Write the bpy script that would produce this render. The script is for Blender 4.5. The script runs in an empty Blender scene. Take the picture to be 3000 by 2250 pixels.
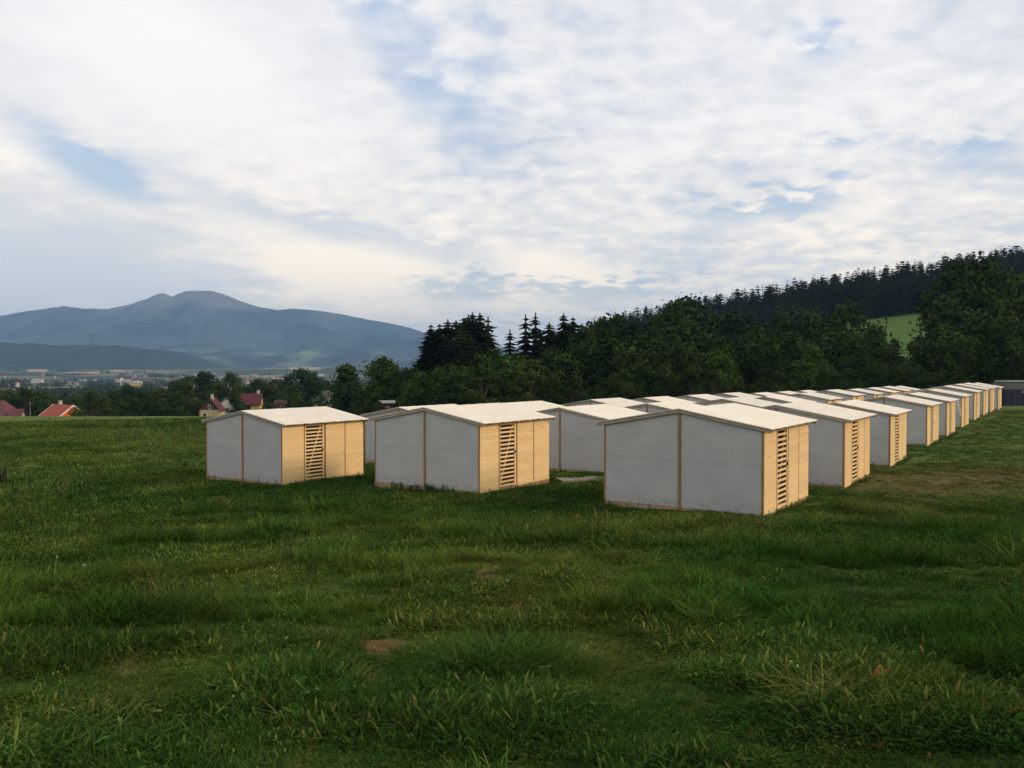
import bpy, math, random
import numpy as np

random.seed(7)
rng = np.random.default_rng(7)
SC = bpy.context.scene
COL = SC.collection

# ------------------------------------------------------------------ camera
CZ = 1.6                                   # eye height above the ground at the camera
F_PX, PITCH = 2488.0, 0.0184               # focal length in photo pixels (3000 wide), downward tilt
cam_d = bpy.data.cameras.new('camera')
cam_d.sensor_width = 36.0
cam_d.lens = F_PX / 3000.0 * 36.0
cam_d.clip_start = 0.05
cam_d.clip_end = 60000.0
cam = bpy.data.objects.new('camera', cam_d)
COL.objects.link(cam)
cam.location = (0, 0, CZ)
cam.rotation_euler = (math.pi / 2 - PITCH, 0, 0)
SC.camera = cam

# ------------------------------------------------------------------ light and sky
SUN_AZ = math.radians(98)                  # clockwise from +Y (camera heading): right, slightly behind
SUN_EL = math.radians(24)
sun_d = bpy.data.lights.new('sun', 'SUN')
sun_d.energy = 2.2
sun_d.angle = math.radians(14)
sun_d.color = (1.0, 0.77, 0.50)
sun = bpy.data.objects.new('sun', sun_d)
COL.objects.link(sun)
sun.location = (40, -10, 60)
sun.rotation_euler = (math.pi / 2 - SUN_EL, 0, math.pi - SUN_AZ)

SC.view_settings.view_transform = 'Standard'
SC.view_settings.look = 'None'
SC.view_settings.exposure = 0.2
SC.view_settings.gamma = 1.0
SC.view_settings.use_curve_mapping = False
cy = SC.cycles
cy.max_bounces = 3
cy.light_sampling_threshold = 0.03
cy.diffuse_bounces = 2
cy.glossy_bounces = 2
cy.transmission_bounces = 3
cy.transparent_max_bounces = 6
cy.volume_bounces = 0
cy.use_adaptive_sampling = True
cy.adaptive_threshold = 0.02
cy.adaptive_min_samples = 16
cy.use_denoising = True
cy.caustics_reflective = False
cy.caustics_refractive = False
cy.sample_clamp_indirect = 4.0


class NT:
    """small helper to write node trees"""
    def __init__(self, nt):
        self.nt = nt
        nt.nodes.clear()
    def n(self, typ, **kw):
        nd = self.nt.nodes.new(typ)
        for k, v in kw.items():
            if k.startswith('i_'):
                key = k[2:]
                key = int(key) if key.isdigit() else key.replace('_', ' ')
                nd.inputs[key].default_value = v
            else:
                setattr(nd, k, v)
        return nd
    def l(self, a, b):
        self.nt.links.new(a, b)
    def m(self, op, a, b=None, c=None, clamp=False):
        nd = self.nt.nodes.new('ShaderNodeMath')
        nd.operation = op
        nd.use_clamp = clamp
        for i, v in enumerate((a, b, c)):
            if v is None:
                continue
            if isinstance(v, (int, float)):
                nd.inputs[i].default_value = v
            else:
                self.l(v, nd.inputs[i])
        return nd.outputs[0]
    def mix(self, fac, a, b, blend='MIX'):
        nd = self.nt.nodes.new('ShaderNodeMix')
        nd.data_type = 'RGBA'
        nd.blend_type = blend
        for sock, v in ((nd.inputs[0], fac), (nd.inputs[6], a), (nd.inputs[7], b)):
            if isinstance(v, (int, float)):
                sock.default_value = v
            elif isinstance(v, tuple):
                sock.default_value = (*v[:3], 1.0)
            else:
                self.l(v, sock)
        return nd.outputs[2]
    def noise(self, vec, scale, detail=4.0, rough=0.55, dist=0.0):
        nd = self.n('ShaderNodeTexNoise')
        nd.inputs['Scale'].default_value = scale
        nd.inputs['Detail'].default_value = detail
        nd.inputs['Roughness'].default_value = rough
        nd.inputs['Distortion'].default_value = dist
        if vec is not None:
            self.l(vec, nd.inputs['Vector'])
        return nd.outputs[0]
    def ramp(self, fac, lo, hi, a=0.0, b=1.0):
        nd = self.n('ShaderNodeMapRange', interpolation_type='SMOOTHSTEP')
        nd.inputs[1].default_value = lo
        nd.inputs[2].default_value = hi
        nd.inputs[3].default_value = a
        nd.inputs[4].default_value = b
        self.l(fac, nd.inputs[0])
        return nd.outputs[0]


def px_dir(px, py):
    a, b = (px - 1500.0) / F_PX, (1125.0 - py) / F_PX
    d = np.array([a, math.cos(PITCH) + math.sin(PITCH) * b, -math.sin(PITCH) + math.cos(PITCH) * b])
    return d


def make_world():
    w = bpy.data.worlds.new('World')
    SC.world = w
    w.use_nodes = True
    t = NT(w.node_tree)
    out = t.n('ShaderNodeOutputWorld')
    bg = t.n('ShaderNodeBackground')
    bg.inputs['Strength'].default_value = 0.1
    t.l(bg.outputs[0], out.inputs[0])
    sky = t.n('ShaderNodeTexSky', sky_type='NISHITA', sun_disc=False, sun_elevation=SUN_EL,
              sun_rotation=SUN_AZ, air_density=1.0, dust_density=1.5, ozone_density=1.2)
    tc = t.n('ShaderNodeTexCoord')
    sep = t.n('ShaderNodeSeparateXYZ')
    t.l(tc.outputs['Generated'], sep.inputs[0])
    x, y, z = sep.outputs
    zz = t.m('ADD', t.m('MAXIMUM', z, 0.0), 0.20)
    comb = t.n('ShaderNodeCombineXYZ')
    t.l(t.m('DIVIDE', x, zz), comb.inputs[0])
    t.l(t.m('DIVIDE', y, zz), comb.inputs[1])
    P = comb.outputs[0]
    big = t.noise(P, 0.7, 4, 0.5, 0.6)
    mid = t.noise(P, 2.6, 5, 0.52, 0.3)
    fine = t.noise(P, 11.0, 4, 0.52, 0.25)
    fine = t.m('MULTIPLY_ADD', t.m('SUBTRACT', fine, 0.5), t.ramp(x, -0.40, 0.05, 0.30, 1.0), 0.5)   # the western bank of cloud is smoother
    mid = t.m('MULTIPLY_ADD', t.m('SUBTRACT', mid, 0.5), t.ramp(x, -0.45, 0.0, 0.65, 1.0), 0.5)
    flat = t.n('ShaderNodeCombineXYZ')
    t.l(x, flat.inputs[0]); t.l(z, flat.inputs[1])
    warp = t.n('ShaderNodeVectorMath', operation='MULTIPLY_ADD')      # ragged edges for the openings
    cw = t.n('ShaderNodeCombineXYZ'); t.l(mid, cw.inputs[0]); t.l(fine, cw.inputs[1])
    t.l(cw.outputs[0], warp.inputs[0]); warp.inputs[1].default_value = (0.10, 0.07, 0)
    t.l(flat.outputs[0], warp.inputs[2])
    # openings (negative) and thick parts (positive) of the cloud sheet, soft ellipses in direction space
    def blob(px, py, wx, wy, tilt, amp, acc):
        d = px_dir(px, py); d = d / np.linalg.norm(d)
        mp = t.n('ShaderNodeMapping', vector_type='TEXTURE')
        mp.inputs['Location'].default_value = (float(d[0]) + 0.05, float(d[2]) + 0.035, 0)
        mp.inputs['Rotation'].default_value = (0, 0, tilt)
        mp.inputs['Scale'].default_value = (wx / F_PX, wy / F_PX, 1)
        t.l(warp.outputs[0], mp.inputs[0])
        gr = t.n('ShaderNodeTexGradient', gradient_type='QUADRATIC_SPHERE')
        t.l(mp.outputs[0], gr.inputs[0])
        return t.m('MULTIPLY_ADD', gr.outputs[1], amp, acc)
    cov = t.m('MULTIPLY_ADD', big, 0.5, t.m('MULTIPLY_ADD', mid, 0.58, t.m('MULTIPLY_ADD', fine, 0.62, -0.27)))
    for h in HOLES:
        cov = blob(*h, cov)
    mask = t.ramp(cov, 0.18, 0.54)
    lit = t.m('MULTIPLY_ADD', mid, 0.85, t.m('MULTIPLY_ADD', fine, 0.85, t.m('MULTIPLY', big, 0.5)))
    for h in BRIGHT:
        lit = blob(*h, lit)
    lit = t.ramp(lit, 0.85, 1.50)
    hi = t.ramp(z, 0.03, 0.30)
    grey = t.mix(hi, (8.4, 8.5, 8.4), (7.0, 7.15, 7.6))
    white = t.mix(hi, (15.5, 12.8, 9.4), (10.1, 9.7, 9.3))
    cloud = t.mix(lit, grey, white)
    clear = t.mix(0.7, sky.outputs[0], t.mix(hi, (5.6, 7.2, 8.0), (4.2, 6.1, 8.6)))
    c = t.mix(t.m('MULTIPLY_ADD', mask, 0.70, 0.28), clear, cloud)
    c = t.mix(t.ramp(z, 0.0, 0.13, 0.45, 0.0), c, (12.6, 11.5, 10.0))
    t.l(c, bg.inputs['Color'])
    w.cycles.sampling_method = 'MANUAL'
    w.cycles.sample_map_resolution = 512


HOLES = [(300, 490, 460, 150, -0.45, -0.75), (1230, 260, 420, 330, 0.3, -0.34), (1120, 30, 300, 160, 0.0, -0.36), (1500, 520, 600, 130, 0.1, -0.12),
         (2300, 605, 470, 95, 0.12, -0.55), (2420, 140, 300, 120, -0.1, -0.42), (2480, 415, 190, 75, 0, -0.42),
         (2810, 430, 210, 75, 0, -0.40), (1780, 855, 560, 95, 0.0, -0.5), (1330, 860, 330, 130, -0.1, -0.42),
         (1560, 250, 520, 300, 0.2, -0.18), (560, 330, 900, 560, -0.25, 0.45), (2500, 740, 1400, 160, 0, 0.25), (2500, 330, 1200, 420, 0, 0.14)]
BRIGHT = [(560, 240, 900, 520, -0.35, 0.55), (60, 450, 200, 120, 0, 0.4), (2350, 330, 900, 340, 0, 0.26), (1080, 830, 700, 170, -0.12, 0.9),
          (1650, 830, 380, 120, -0.15, 0.8), (2450, 660, 1000, 200, 0, 0.22), (150, 700, 700, 160, 0.0, -0.2), (350, 840, 900, 140, 0, -0.35), (650, 560, 900, 70, -0.3, -0.22), (900, 650, 900, 60, -0.18, -0.2)]
make_world()

# ------------------------------------------------------------------ numpy helpers
def _hash(ix, iy, seed):
    n = (ix.astype(np.int64) * 374761393 + iy.astype(np.int64) * 668265263 + seed * 982451653) & 0x7fffffff
    n = ((n ^ (n >> 13)) * 1274126177) & 0x7fffffff
    n = (n ^ (n >> 16)) & 0x7fffffff
    return n / 0x7fffffff

def vnoise(x, y, seed=0):
    x = np.asarray(x, float); y = np.asarray(y, float)
    ix, iy = np.floor(x), np.floor(y)
    fx, fy = x - ix, y - iy
    fx = fx * fx * (3 - 2 * fx); fy = fy * fy * (3 - 2 * fy)
    a = _hash(ix, iy, seed); b = _hash(ix + 1, iy, seed)
    c = _hash(ix, iy + 1, seed); d = _hash(ix + 1, iy + 1, seed)
    return (a + (b - a) * fx) * (1 - fy) + (c + (d - c) * fx) * fy

def fbm(x, y, seed=0, octs=4, gain=0.5):
    s, amp, tot = 0.0, 1.0, 0.0
    for o in range(octs):
        s = s + amp * vnoise(x * 2 ** o + 17.3 * o, y * 2 ** o - 9.1 * o, seed + o)
        tot += amp
        amp *= gain
    return s / tot

def sstep(a, b, x):
    t = np.clip((np.asarray(x, float) - a) / (b - a), 0, 1)
    return t * t * (3 - 2 * t)

# ------------------------------------------------------------------ hut positions (front right base corner, metres, z relative to the eye)
YAW = math.radians(-34.0)
UX, UY = math.cos(YAW), math.sin(YAW)          # along the gable, towards the door side
VX, VY = -math.sin(YAW), math.cos(YAW)         # along the ridge, away from the camera
HUTS = {
    'L1': (-8.49, 31.35, -4.34, -34.5), 'L2': (-3.52, 39.36, -4.57, -33.9), 'L3': (1.24, 46.43, -4.67, -34.2),
    'L4': (7.10, 54.99, -4.78, -34.0), 'L5': (11.79, 62.44, -4.91, -33.8), 'L6': (16.25, 68.31, -4.92, -34.1),
    'L7': (20.91, 75.30, -4.96, -34.0), 'L8': (25.75, 82.48, -5.15, -33.7), 'L9': (30.06, 88.87, -5.20, -34.2),
    'L10': (34.84, 95.96, -5.27, -34.0),
    'M1': (-1.02, 27.01, -4.01, -34.0), 'M2': (3.94, 35.24, -4.39, -34.3), 'M3': (8.86, 42.55, -4.52, -33.8),
    'M4': (15.00, 51.65, -4.60, -34.1), 'M5': (19.72, 58.64, -4.70, -34.0), 'M6': (24.70, 66.34, -4.70, -34.6),
    'M7': (30.00, 74.75, -4.67, -34.6), 'M8': (35.10, 82.32, -4.77, -34.0), 'M9': (39.91, 89.45, -4.80, -33.8),
    'M10': (44.36, 96.05, -4.81, -34.2), 'M11': (48.66, 102.43, -4.91, -34.0),
    'R1': (6.38, 21.44, -3.79, -33.7), 'R2': (11.08, 28.22, -3.98, -33.2), 'R3': (16.25, 36.41, -4.23, -33.3),
    'R4': (23.30, 47.60, -4.34, -34.5), 'R5': (28.09, 54.81, -4.39, -34.1), 'R6': (32.90, 62.07, -4.31, -34.4),
    'R7': (37.66, 69.13, -4.19, -33.9), 'R8': (41.85, 75.33, -4.15, -34.0), 'R9': (45.58, 80.86, -4.16, -33.8),
    'R10': (50.10, 87.44, -4.25, -33.8)}
W, L = 4.55, 4.22

# ------------------------------------------------------------------ ground shape
def base_z(x, y):
    s = x * UX + y * UY
    yy = np.maximum(y, -12.0)
    return -4.55 + 2.95 * np.exp(-yy / 16.0) + 0.022 * (np.clip(s, -45, 25) + 7)

_cp = []
for k, (hx, hy, hz, _) in HUTS.items():
    for du, dv in ((-W / 2, L / 2), (0, 0), (-W, 0)):
        _cp.append((hx + du * UX + dv * VX, hy + du * UY + dv * VY, hz - 0.045))
_cp.append((0, 0, -CZ)); _cp.append((-30, 84, -5.35)); _cp.append((2, 6, -2.35)); _cp.append((-3, 5, -2.3))
_cp.append((4, 12, -3.0)); _cp.append((-6, 14, -3.3))
_cp = np.array(_cp)
_cr = _cp[:, 2] - base_z(_cp[:, 0], _cp[:, 1])

def ground_z(x, y, micro=True):
    """height of the land relative to the eye"""
    x = np.asarray(x, float); y = np.asarray(y, float)
    z = base_z(x, y)
    num = np.zeros_like(z); den = np.full_like(z, 0.25)
    near = (x * x + y * y) < 160.0 ** 2
    if np.any(near):
        xn, yn = x[near], y[near]
        nn = np.zeros_like(xn); dd = np.full_like(xn, 0.25)
        for (cx, cy_, _), r in zip(_cp, _cr):
            w = np.exp(-((xn - cx) ** 2 + (yn - cy_) ** 2) / 22.0)
            nn += w * r; dd += w
        z[near] += nn / dd
    r = np.hypot(x, y)
    # the meadow breaks off beyond the huts and falls to the valley floor
    yc = 93.0 + 22 * sstep(-10, 40, x)
    t = np.maximum(y - yc, 0)
    left = 1 - sstep(20, 130, x - 0.25 * y)
    z = z - 27.0 * (1 - np.exp(-t / 230.0)) * left * sstep(0, 14, t)
    # behind the camera the hillside goes on rising gently
    z = z + np.where(y < -12, 0.05 * np.minimum(-y - 12, 300), 0)
    # rising valley side far out
    z = z + 40.0 * sstep(2200, 6000, r) * (y > 0)
    # wooded hill on the right
    sl = np.where(x < 90, 0.25, 0.16)
    x0 = np.where(x < 90, 90.0, 193.0)
    off = np.where(x < 90, -16.5, 0.0)
    hz = 26 + 0.14 * (np.minimum(y, 540) - 430) - 0.25 * np.maximum(y - 540, 0) + sl * (x - x0) + off
    hz = np.where(y > 60, hz, -99.0)
    hz = np.minimum(hz, 90 + 0.02 * r)
    k = 4.0
    z = np.where(hz - z > -40, np.logaddexp(np.clip(z / k, -60, 60), np.clip(hz / k, -60, 60)) * k, z)
    if micro:
        a = np.clip(r / 40.0, 0, 1)
        z = z + (fbm(x * 0.55, y * 0.55, 3, 3) - 0.5) * 0.05 * (1 - sstep(60, 140, r))
        z = z + (fbm(x * 1.9, y * 1.9, 9, 3) - 0.5) * 0.075 * (1 - sstep(14, 40, r))
        z = z + (fbm(x / 60., y / 60., 21, 3) - 0.5) * 2.0 * sstep(120, 300, r)
    return z

def gz(x, y):
    return float(ground_z(np.array([x]), np.array([y]), True)[0]) + CZ

def to_px(x, y, z):
    """world (z relative to the eye) to photo pixels"""
    cp, sp = math.cos(PITCH), math.sin(PITCH)
    d = cp * y - sp * z
    u = cp * z + sp * y
    d = np.where(d > 0.1, d, 0.1)
    return 1500 + F_PX * x / d, 1125 - F_PX * u / d

def at(px, py, Y):
    """world point seen at a photo pixel, at depth Y"""
    d = px_dir(px, py)
    d = d * (Y / d[1])
    return (float(d[0]), float(d[1]), float(d[2]) + CZ)

# ------------------------------------------------------------------ mesh helpers
def mesh_np(name, verts, faces, uniform=None):
    me = bpy.data.meshes.new(name)
    v = np.asarray(verts, np.float32).reshape(-1, 3)
    if uniform is not None:
        f = np.asarray(faces, np.int32).reshape(-1, uniform)
        me.vertices.add(len(v)); me.vertices.foreach_set('co', v.ravel())
        me.loops.add(f.size); me.loops.foreach_set('vertex_index', f.ravel())
        me.polygons.add(len(f))
        me.polygons.foreach_set('loop_start', np.arange(0, f.size, uniform, dtype=np.int32))
        me.polygons.foreach_set('loop_total', np.full(len(f), uniform, np.int32))
        me.update(calc_edges=True)
    else:
        me.from_pydata([tuple(map(float, q)) for q in v], [], [tuple(int(i) for i in q) for q in faces])
        me.update()
    return me

class MB:
    """collects simple solids into one mesh"""
    def __init__(self):
        self.v = []; self.f = []
    def add(self, vs, fs):
        o = len(self.v)
        self.v += [tuple(q) for q in vs]
        self.f += [tuple(i + o for i in q) for q in fs]
        return self
    def box(self, x0, x1, y0, y1, z0, z1):
        vs = [(x, y, z) for z in (z0, z1) for y in (y0, y1) for x in (x0, x1)]
        return self.add(vs, [(0, 2, 3, 1), (4, 5, 7, 6), (0, 1, 5, 4), (2, 6, 7, 3), (0, 4, 6, 2), (1, 3, 7, 5)])
    def prism(self, poly, axis, a, b):
        """extrude a 2-D polygon (counter-clockwise) along an axis from a to b"""
        n = len(poly)
        def p(q, t):
            if axis == 'y': return (q[0], t, q[1])
            if axis == 'x': return (t, q[0], q[1])
            return (q[0], q[1], t)
        vs = [p(q, a) for q in poly] + [p(q, b) for q in poly]
        fs = [tuple(range(n)), tuple(range(2 * n - 1, n - 1, -1))]
        fs += [(i, i + n, (i + 1) % n + n, (i + 1) % n) for i in range(n)]
        return self.add(vs, fs)
    def bar(self, p, q, w, h, up=(0, 0, 1)):
        p, q, up = np.array(p, float), np.array(q, float), np.array(up, float)
        d = q - p; d /= np.linalg.norm(d)
        s = np.cross(d, up); s /= np.linalg.norm(s)
        u = np.cross(s, d)
        vs = [e + s * (a * w / 2) + u * (b * h / 2) for e in (p, q) for a, b in ((-1, -1), (1, -1), (1, 1), (-1, 1))]
        return self.add(vs, [(0, 1, 2, 3), (7, 6, 5, 4), (0, 4, 5, 1), (1, 5, 6, 2), (2, 6, 7, 3), (3, 7, 4, 0)])
    def tube(self, pts, rad, n=6):
        pts = [np.array(p, float) for p in pts]
        rings = []
        for i, p in enumerate(pts):
            d = pts[min(i + 1, len(pts) - 1)] - pts[max(i - 1, 0)]
            d /= np.linalg.norm(d) + 1e-9
            a = np.cross(d, (0.3, 0.9, 0.2)); a /= np.linalg.norm(a) + 1e-9
            b = np.cross(d, a)
            r = rad[i] if hasattr(rad, '__len__') else rad
            rings.append([p + r * (math.cos(2 * math.pi * k / n) * a + math.sin(2 * math.pi * k / n) * b) for k in range(n)])
        vs = [q for rr in rings for q in rr]
        fs = [(i * n + k, i * n + (k + 1) % n, (i + 1) * n + (k + 1) % n, (i + 1) * n + k)
              for i in range(len(pts) - 1) for k in range(n)]
        fs += [tuple(range(n - 1, -1, -1)), tuple((len(pts) - 1) * n + k for k in range(n))]
        return self.add(vs, fs)
    def mesh(self, name, mat=None, bevel=0.0):
        import bmesh
        me = mesh_np(name, self.v, self.f)
        bm = bmesh.new(); bm.from_mesh(me)
        bmesh.ops.recalc_face_normals(bm, faces=bm.faces)
        if bevel:
            bmesh.ops.bevel(bm, geom=list(bm.edges), offset=bevel, segments=1, affect='EDGES', profile=0.5)
        bm.to_mesh(me); bm.free()
        if mat: me.materials.append(mat)
        return me

def link(name, me, parent=None, loc=(0, 0, 0), rz=0.0, scale=None):
    o = bpy.data.objects.new(name, me)
    COL.objects.link(o)
    o.location = loc
    o.rotation_euler = (0, 0, rz)
    if scale is not None: o.scale = scale if hasattr(scale, '__len__') else (scale,) * 3
    if parent is not None: o.parent = parent
    return o

def tag(o, label, cat, group=None, kind=None):
    o['label'] = label; o['category'] = cat
    if group: o['group'] = group
    if kind: o['kind'] = kind
    return o

def struct(o, label=None):
    o['kind'] = 'structure'
    if label: o['label'] = label
    return o

# ------------------------------------------------------------------ materials
def mat(name):
    m = bpy.data.materials.new(name)
    m.use_nodes = True
    t = NT(m.node_tree)
    out = t.n('ShaderNodeOutputMaterial')
    b = t.n('ShaderNodeBsdfPrincipled')
    t.l(b.outputs[0], out.inputs[0])
    return m, t, b, out

def plain(name, col, rough=0.8, var=0.15, scale=6.0, bump=0.0, spec=0.3, objvar=0.0, metal=0.0):
    m, t, b, out = mat(name)
    tc = t.n('ShaderNodeTexCoord')
    n = t.noise(tc.outputs['Object'], scale, 5, 0.6)
    c = t.mix(t.ramp(n, 0.25, 0.75), tuple(k * (1 - var) for k in col), tuple(min(1, k * (1 + var)) for k in col))
    if objvar:
        oi = t.n('ShaderNodeObjectInfo')
        c = t.mix(1.0, c, t.mix(oi.outputs['Random'], (1 - objvar,) * 3, (1 + objvar,) * 3), 'MULTIPLY')
    t.l(c, b.inputs['Base Color'])
    b.inputs['Roughness'].default_value = rough
    b.inputs['Specular IOR Level'].default_value = spec
    b.inputs['Metallic'].default_value = metal
    if bump:
        bp = t.n('ShaderNodeBump')
        bp.inputs['Strength'].default_value = 0.4
        bp.inputs['Distance'].default_value = bump
        t.l(n, bp.inputs['Height'])
        t.l(bp.outputs[0], b.inputs['Normal'])
    return m

def wood(name, col, axis='x', rough=0.75, contrast=0.35, objvar=0.16, knots=True):
    m, t, b, out = mat(name)
    tc = t.n('ShaderNodeTexCoord')
    oi = t.n('ShaderNodeObjectInfo')
    mp = t.n('ShaderNodeMapping')
    s = {'x': (1.2, 22, 22), 'y': (22, 1.2, 22), 'z': (22, 22, 1.2)}[axis]
    mp.inputs['Scale'].default_value = s
    add = t.n('ShaderNodeVectorMath', operation='ADD')
    sc = t.n('ShaderNodeVectorMath', operation='SCALE')
    cx = t.n('ShaderNodeCombineXYZ')
    for i in range(3): t.l(oi.outputs['Random'], cx.inputs[i])
    t.l(cx.outputs[0], sc.inputs[0]); sc.inputs['Scale'].default_value = 37.0
    t.l(tc.outputs['Object'], add.inputs[0]); t.l(sc.outputs[0], add.inputs[1])
    t.l(add.outputs[0], mp.inputs[0])
    g = t.noise(mp.outputs[0], 1.6, 5, 0.65, 0.8)
    blot = t.noise(add.outputs[0], 1.7, 4, 0.6)
    c = t.mix(t.ramp(g, 0.3, 0.75), tuple(k * (1 - contrast * f) for k, f in zip(col, (0.8, 1.0, 1.2))), tuple(min(0.95, k * (1 + contrast * 0.5)) for k in col))
    c = t.mix(t.ramp(blot, 0.35, 0.75), c, t.mix(1.0, c, (1.10, 1.0, 0.86), 'MULTIPLY'))
    c = t.mix(1.0, c, t.mix(oi.outputs['Random'], (1 - objvar,) * 3, (1 + objvar * 0.7, 1 + objvar * 0.75, 1 + objvar * 0.9)), 'MULTIPLY')
    if knots:
        vo = t.n('ShaderNodeTexVoronoi', feature='F1')
        mp2 = t.n('ShaderNodeMapping')
        mp2.inputs['Scale'].default_value = tuple(0.45 * k if k < 5 else 0.16 * k for k in s)
        t.l(add.outputs[0], mp2.inputs[0]); t.l(mp2.outputs[0], vo.inputs['Vector'])
        vo.inputs['Scale'].default_value = 1.5
        kn = t.ramp(vo.outputs['Distance'], 0.05, 0.13, 0.6, 0.0)
        c = t.mix(kn, c, tuple(k * f for k, f in zip(col, (0.45, 0.33, 0.25))))
    t.l(c, b.inputs['Base Color'])
    b.inputs['Roughness'].default_value = rough
    b.inputs['Specular IOR Level'].default_value = 0.25
    bp = t.n('ShaderNodeBump')
    bp.inputs['Strength'].default_value = 0.35; bp.inputs['Distance'].default_value = 0.004
    t.l(g, bp.inputs['Height']); t.l(bp.outputs[0], b.inputs['Normal'])
    return m

M = {}
M['pine'] = wood('pine_boards', (0.80, 0.59, 0.315), 'y', contrast=0.10, objvar=0.06)
M['pine_v'] = wood('pine_upright', (0.74, 0.55, 0.30), 'z', contrast=0.2)
M['pine_dark'] = wood('brown_post', (0.36, 0.22, 0.105), 'z', contrast=0.3, knots=False)
M['timber'] = wood('rough_timber', (0.40, 0.29, 0.17), 'x', contrast=0.4)
M['barge'] = wood('weathered_board', (0.40, 0.35, 0.28), 'x', contrast=0.4)

def mat_panel():
    m, t, b, out = mat('grey_white_panel')
    tc = t.n('ShaderNodeTexCoord'); oi = t.n('ShaderNodeObjectInfo')
    add = t.n('ShaderNodeVectorMath', operation='ADD')
    t.l(tc.outputs['Object'], add.inputs[0])
    cx = t.n('ShaderNodeCombineXYZ')
    t.l(t.m('MULTIPLY', oi.outputs['Random'], 50), cx.inputs[0]); t.l(t.m('MULTIPLY', oi.outputs['Random'], 31), cx.inputs[2])
    t.l(cx.outputs[0], add.inputs[1])
    mp = t.n('ShaderNodeMapping'); mp.inputs['Scale'].default_value = (1.0, 1.0, 2.2)
    t.l(add.outputs[0], mp.inputs[0])
    n1 = t.noise(mp.outputs[0], 1.1, 5, 0.6)
    mp2 = t.n('ShaderNodeMapping'); mp2.inputs['Scale'].default_value = (0.5, 0.5, 30)
    t.l(add.outputs[0], mp2.inputs[0])
    n2 = t.noise(mp2.outputs[0], 1.0, 3, 0.6)
    c = t.mix(t.ramp(n1, 0.3, 0.72), (0.455, 0.440, 0.412), (0.520, 0.500, 0.465))
    c = t.mix(t.m('MULTIPLY', t.ramp(n2, 0.5, 0.85), 0.35), c, (0.41, 0.39, 0.36))
    sep = t.n('ShaderNodeSeparateXYZ'); t.l(tc.outputs['Object'], sep.inputs[0])
    foot = t.m('MULTIPLY', t.ramp(sep.outputs[2], 0.05, 0.5, 1.0, 0.0), t.ramp(t.noise(add.outputs[0], 7, 4, 0.6), 0.4, 0.7))
    c = t.mix(t.m('MULTIPLY', foot, 0.45), c, (0.21, 0.185, 0.14))     # mud splashed up from the soil
    c = t.mix(1.0, c, t.mix(oi.outputs['Random'], (0.94, 0.95, 0.97), (1.05, 1.03, 1.02)), 'MULTIPLY')
    t.l(c, b.inputs['Base Color'])
    b.inputs['Roughness'].default_value = 0.6
    b.inputs['Specular IOR Level'].default_value = 0.3
    bp = t.n('ShaderNodeBump'); bp.inputs['Strength'].default_value = 0.25; bp.inputs['Distance'].default_value = 0.01
    t.l(n2, bp.inputs['Height']); t.l(bp.outputs[0], b.inputs['Normal'])
    return m
M['panel'] = mat_panel()

def mat_roof():
    m, t, b, out = mat('cream_roof_sheet')
    tc = t.n('ShaderNodeTexCoord'); oi = t.n('ShaderNodeObjectInfo')
    n1 = t.noise(tc.outputs['Object'], 1.3, 5, 0.6)
    mp = t.n('ShaderNodeMapping'); mp.inputs['Scale'].default_value = (0.35, 9, 1)
    t.l(tc.outputs['Object'], mp.inputs[0])
    n2 = t.noise(mp.outputs[0], 1.0, 4, 0.65)
    c = t.mix(t.ramp(n1, 0.3, 0.7), (0.73, 0.65, 0.515), (0.81, 0.73, 0.595))
    c = t.mix(t.m('MULTIPLY', t.ramp(n2, 0.45, 0.75), 0.35), c, (0.56, 0.51, 0.44))
    c = t.mix(1.0, c, t.mix(oi.outputs['Random'], (0.88, 0.88, 0.88), (1.06, 1.05, 1.04)), 'MULTIPLY')
    t.l(c, b.inputs['Base Color'])
    b.inputs['Roughness'].default_value = 0.5
    bp = t.n('ShaderNodeBump'); bp.inputs['Strength'].default_value = 0.5; bp.inputs['Distance'].default_value = 0.012
    t.l(n2, bp.inputs['Height']); t.l(bp.outputs[0], b.inputs['Normal'])
    return m
M['roof'] = mat_roof()
M['iron'] = plain('dark_iron', (0.04, 0.035, 0.03), 0.5)

# ground: colours of the land come from a per-vertex land-cover attribute, grain from noise
def mat_ground(name, grain=(3.0, 14.0)):
    m, t, b, out = mat(name)
    at_ = t.n('ShaderNodeAttribute', attribute_name='cover')
    tc = t.n('ShaderNodeTexCoord')
    n1 = t.noise(tc.outputs['Object'], grain[0], 6, 0.65)
    n2 = t.noise(tc.outputs['Object'], grain[1], 4, 0.6)
    f = t.m('ADD', t.m('MULTIPLY', n1, 0.6), t.m('MULTIPLY', n2, 0.4))
    c = t.mix(1.0, at_.outputs['Color'], t.mix(t.ramp(f, 0.3, 0.7), (0.62, 0.62, 0.6), (1.35, 1.35, 1.25)), 'MULTIPLY')
    t.l(c, b.inputs['Base Color'])
    b.inputs['Roughness'].default_value = 0.95
    b.inputs['Specular IOR Level'].default_value = 0.05
    bp = t.n('ShaderNodeBump'); bp.inputs['Strength'].default_value = 0.8; bp.inputs['Distance'].default_value = 0.05
    t.l(f, bp.inputs['Height']); t.l(bp.outputs[0], b.inputs['Normal'])
    return m
M['ground'] = mat_ground('meadow_ground')
M['far'] = mat_ground('forested_mountain', (0.004, 0.02))

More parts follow.
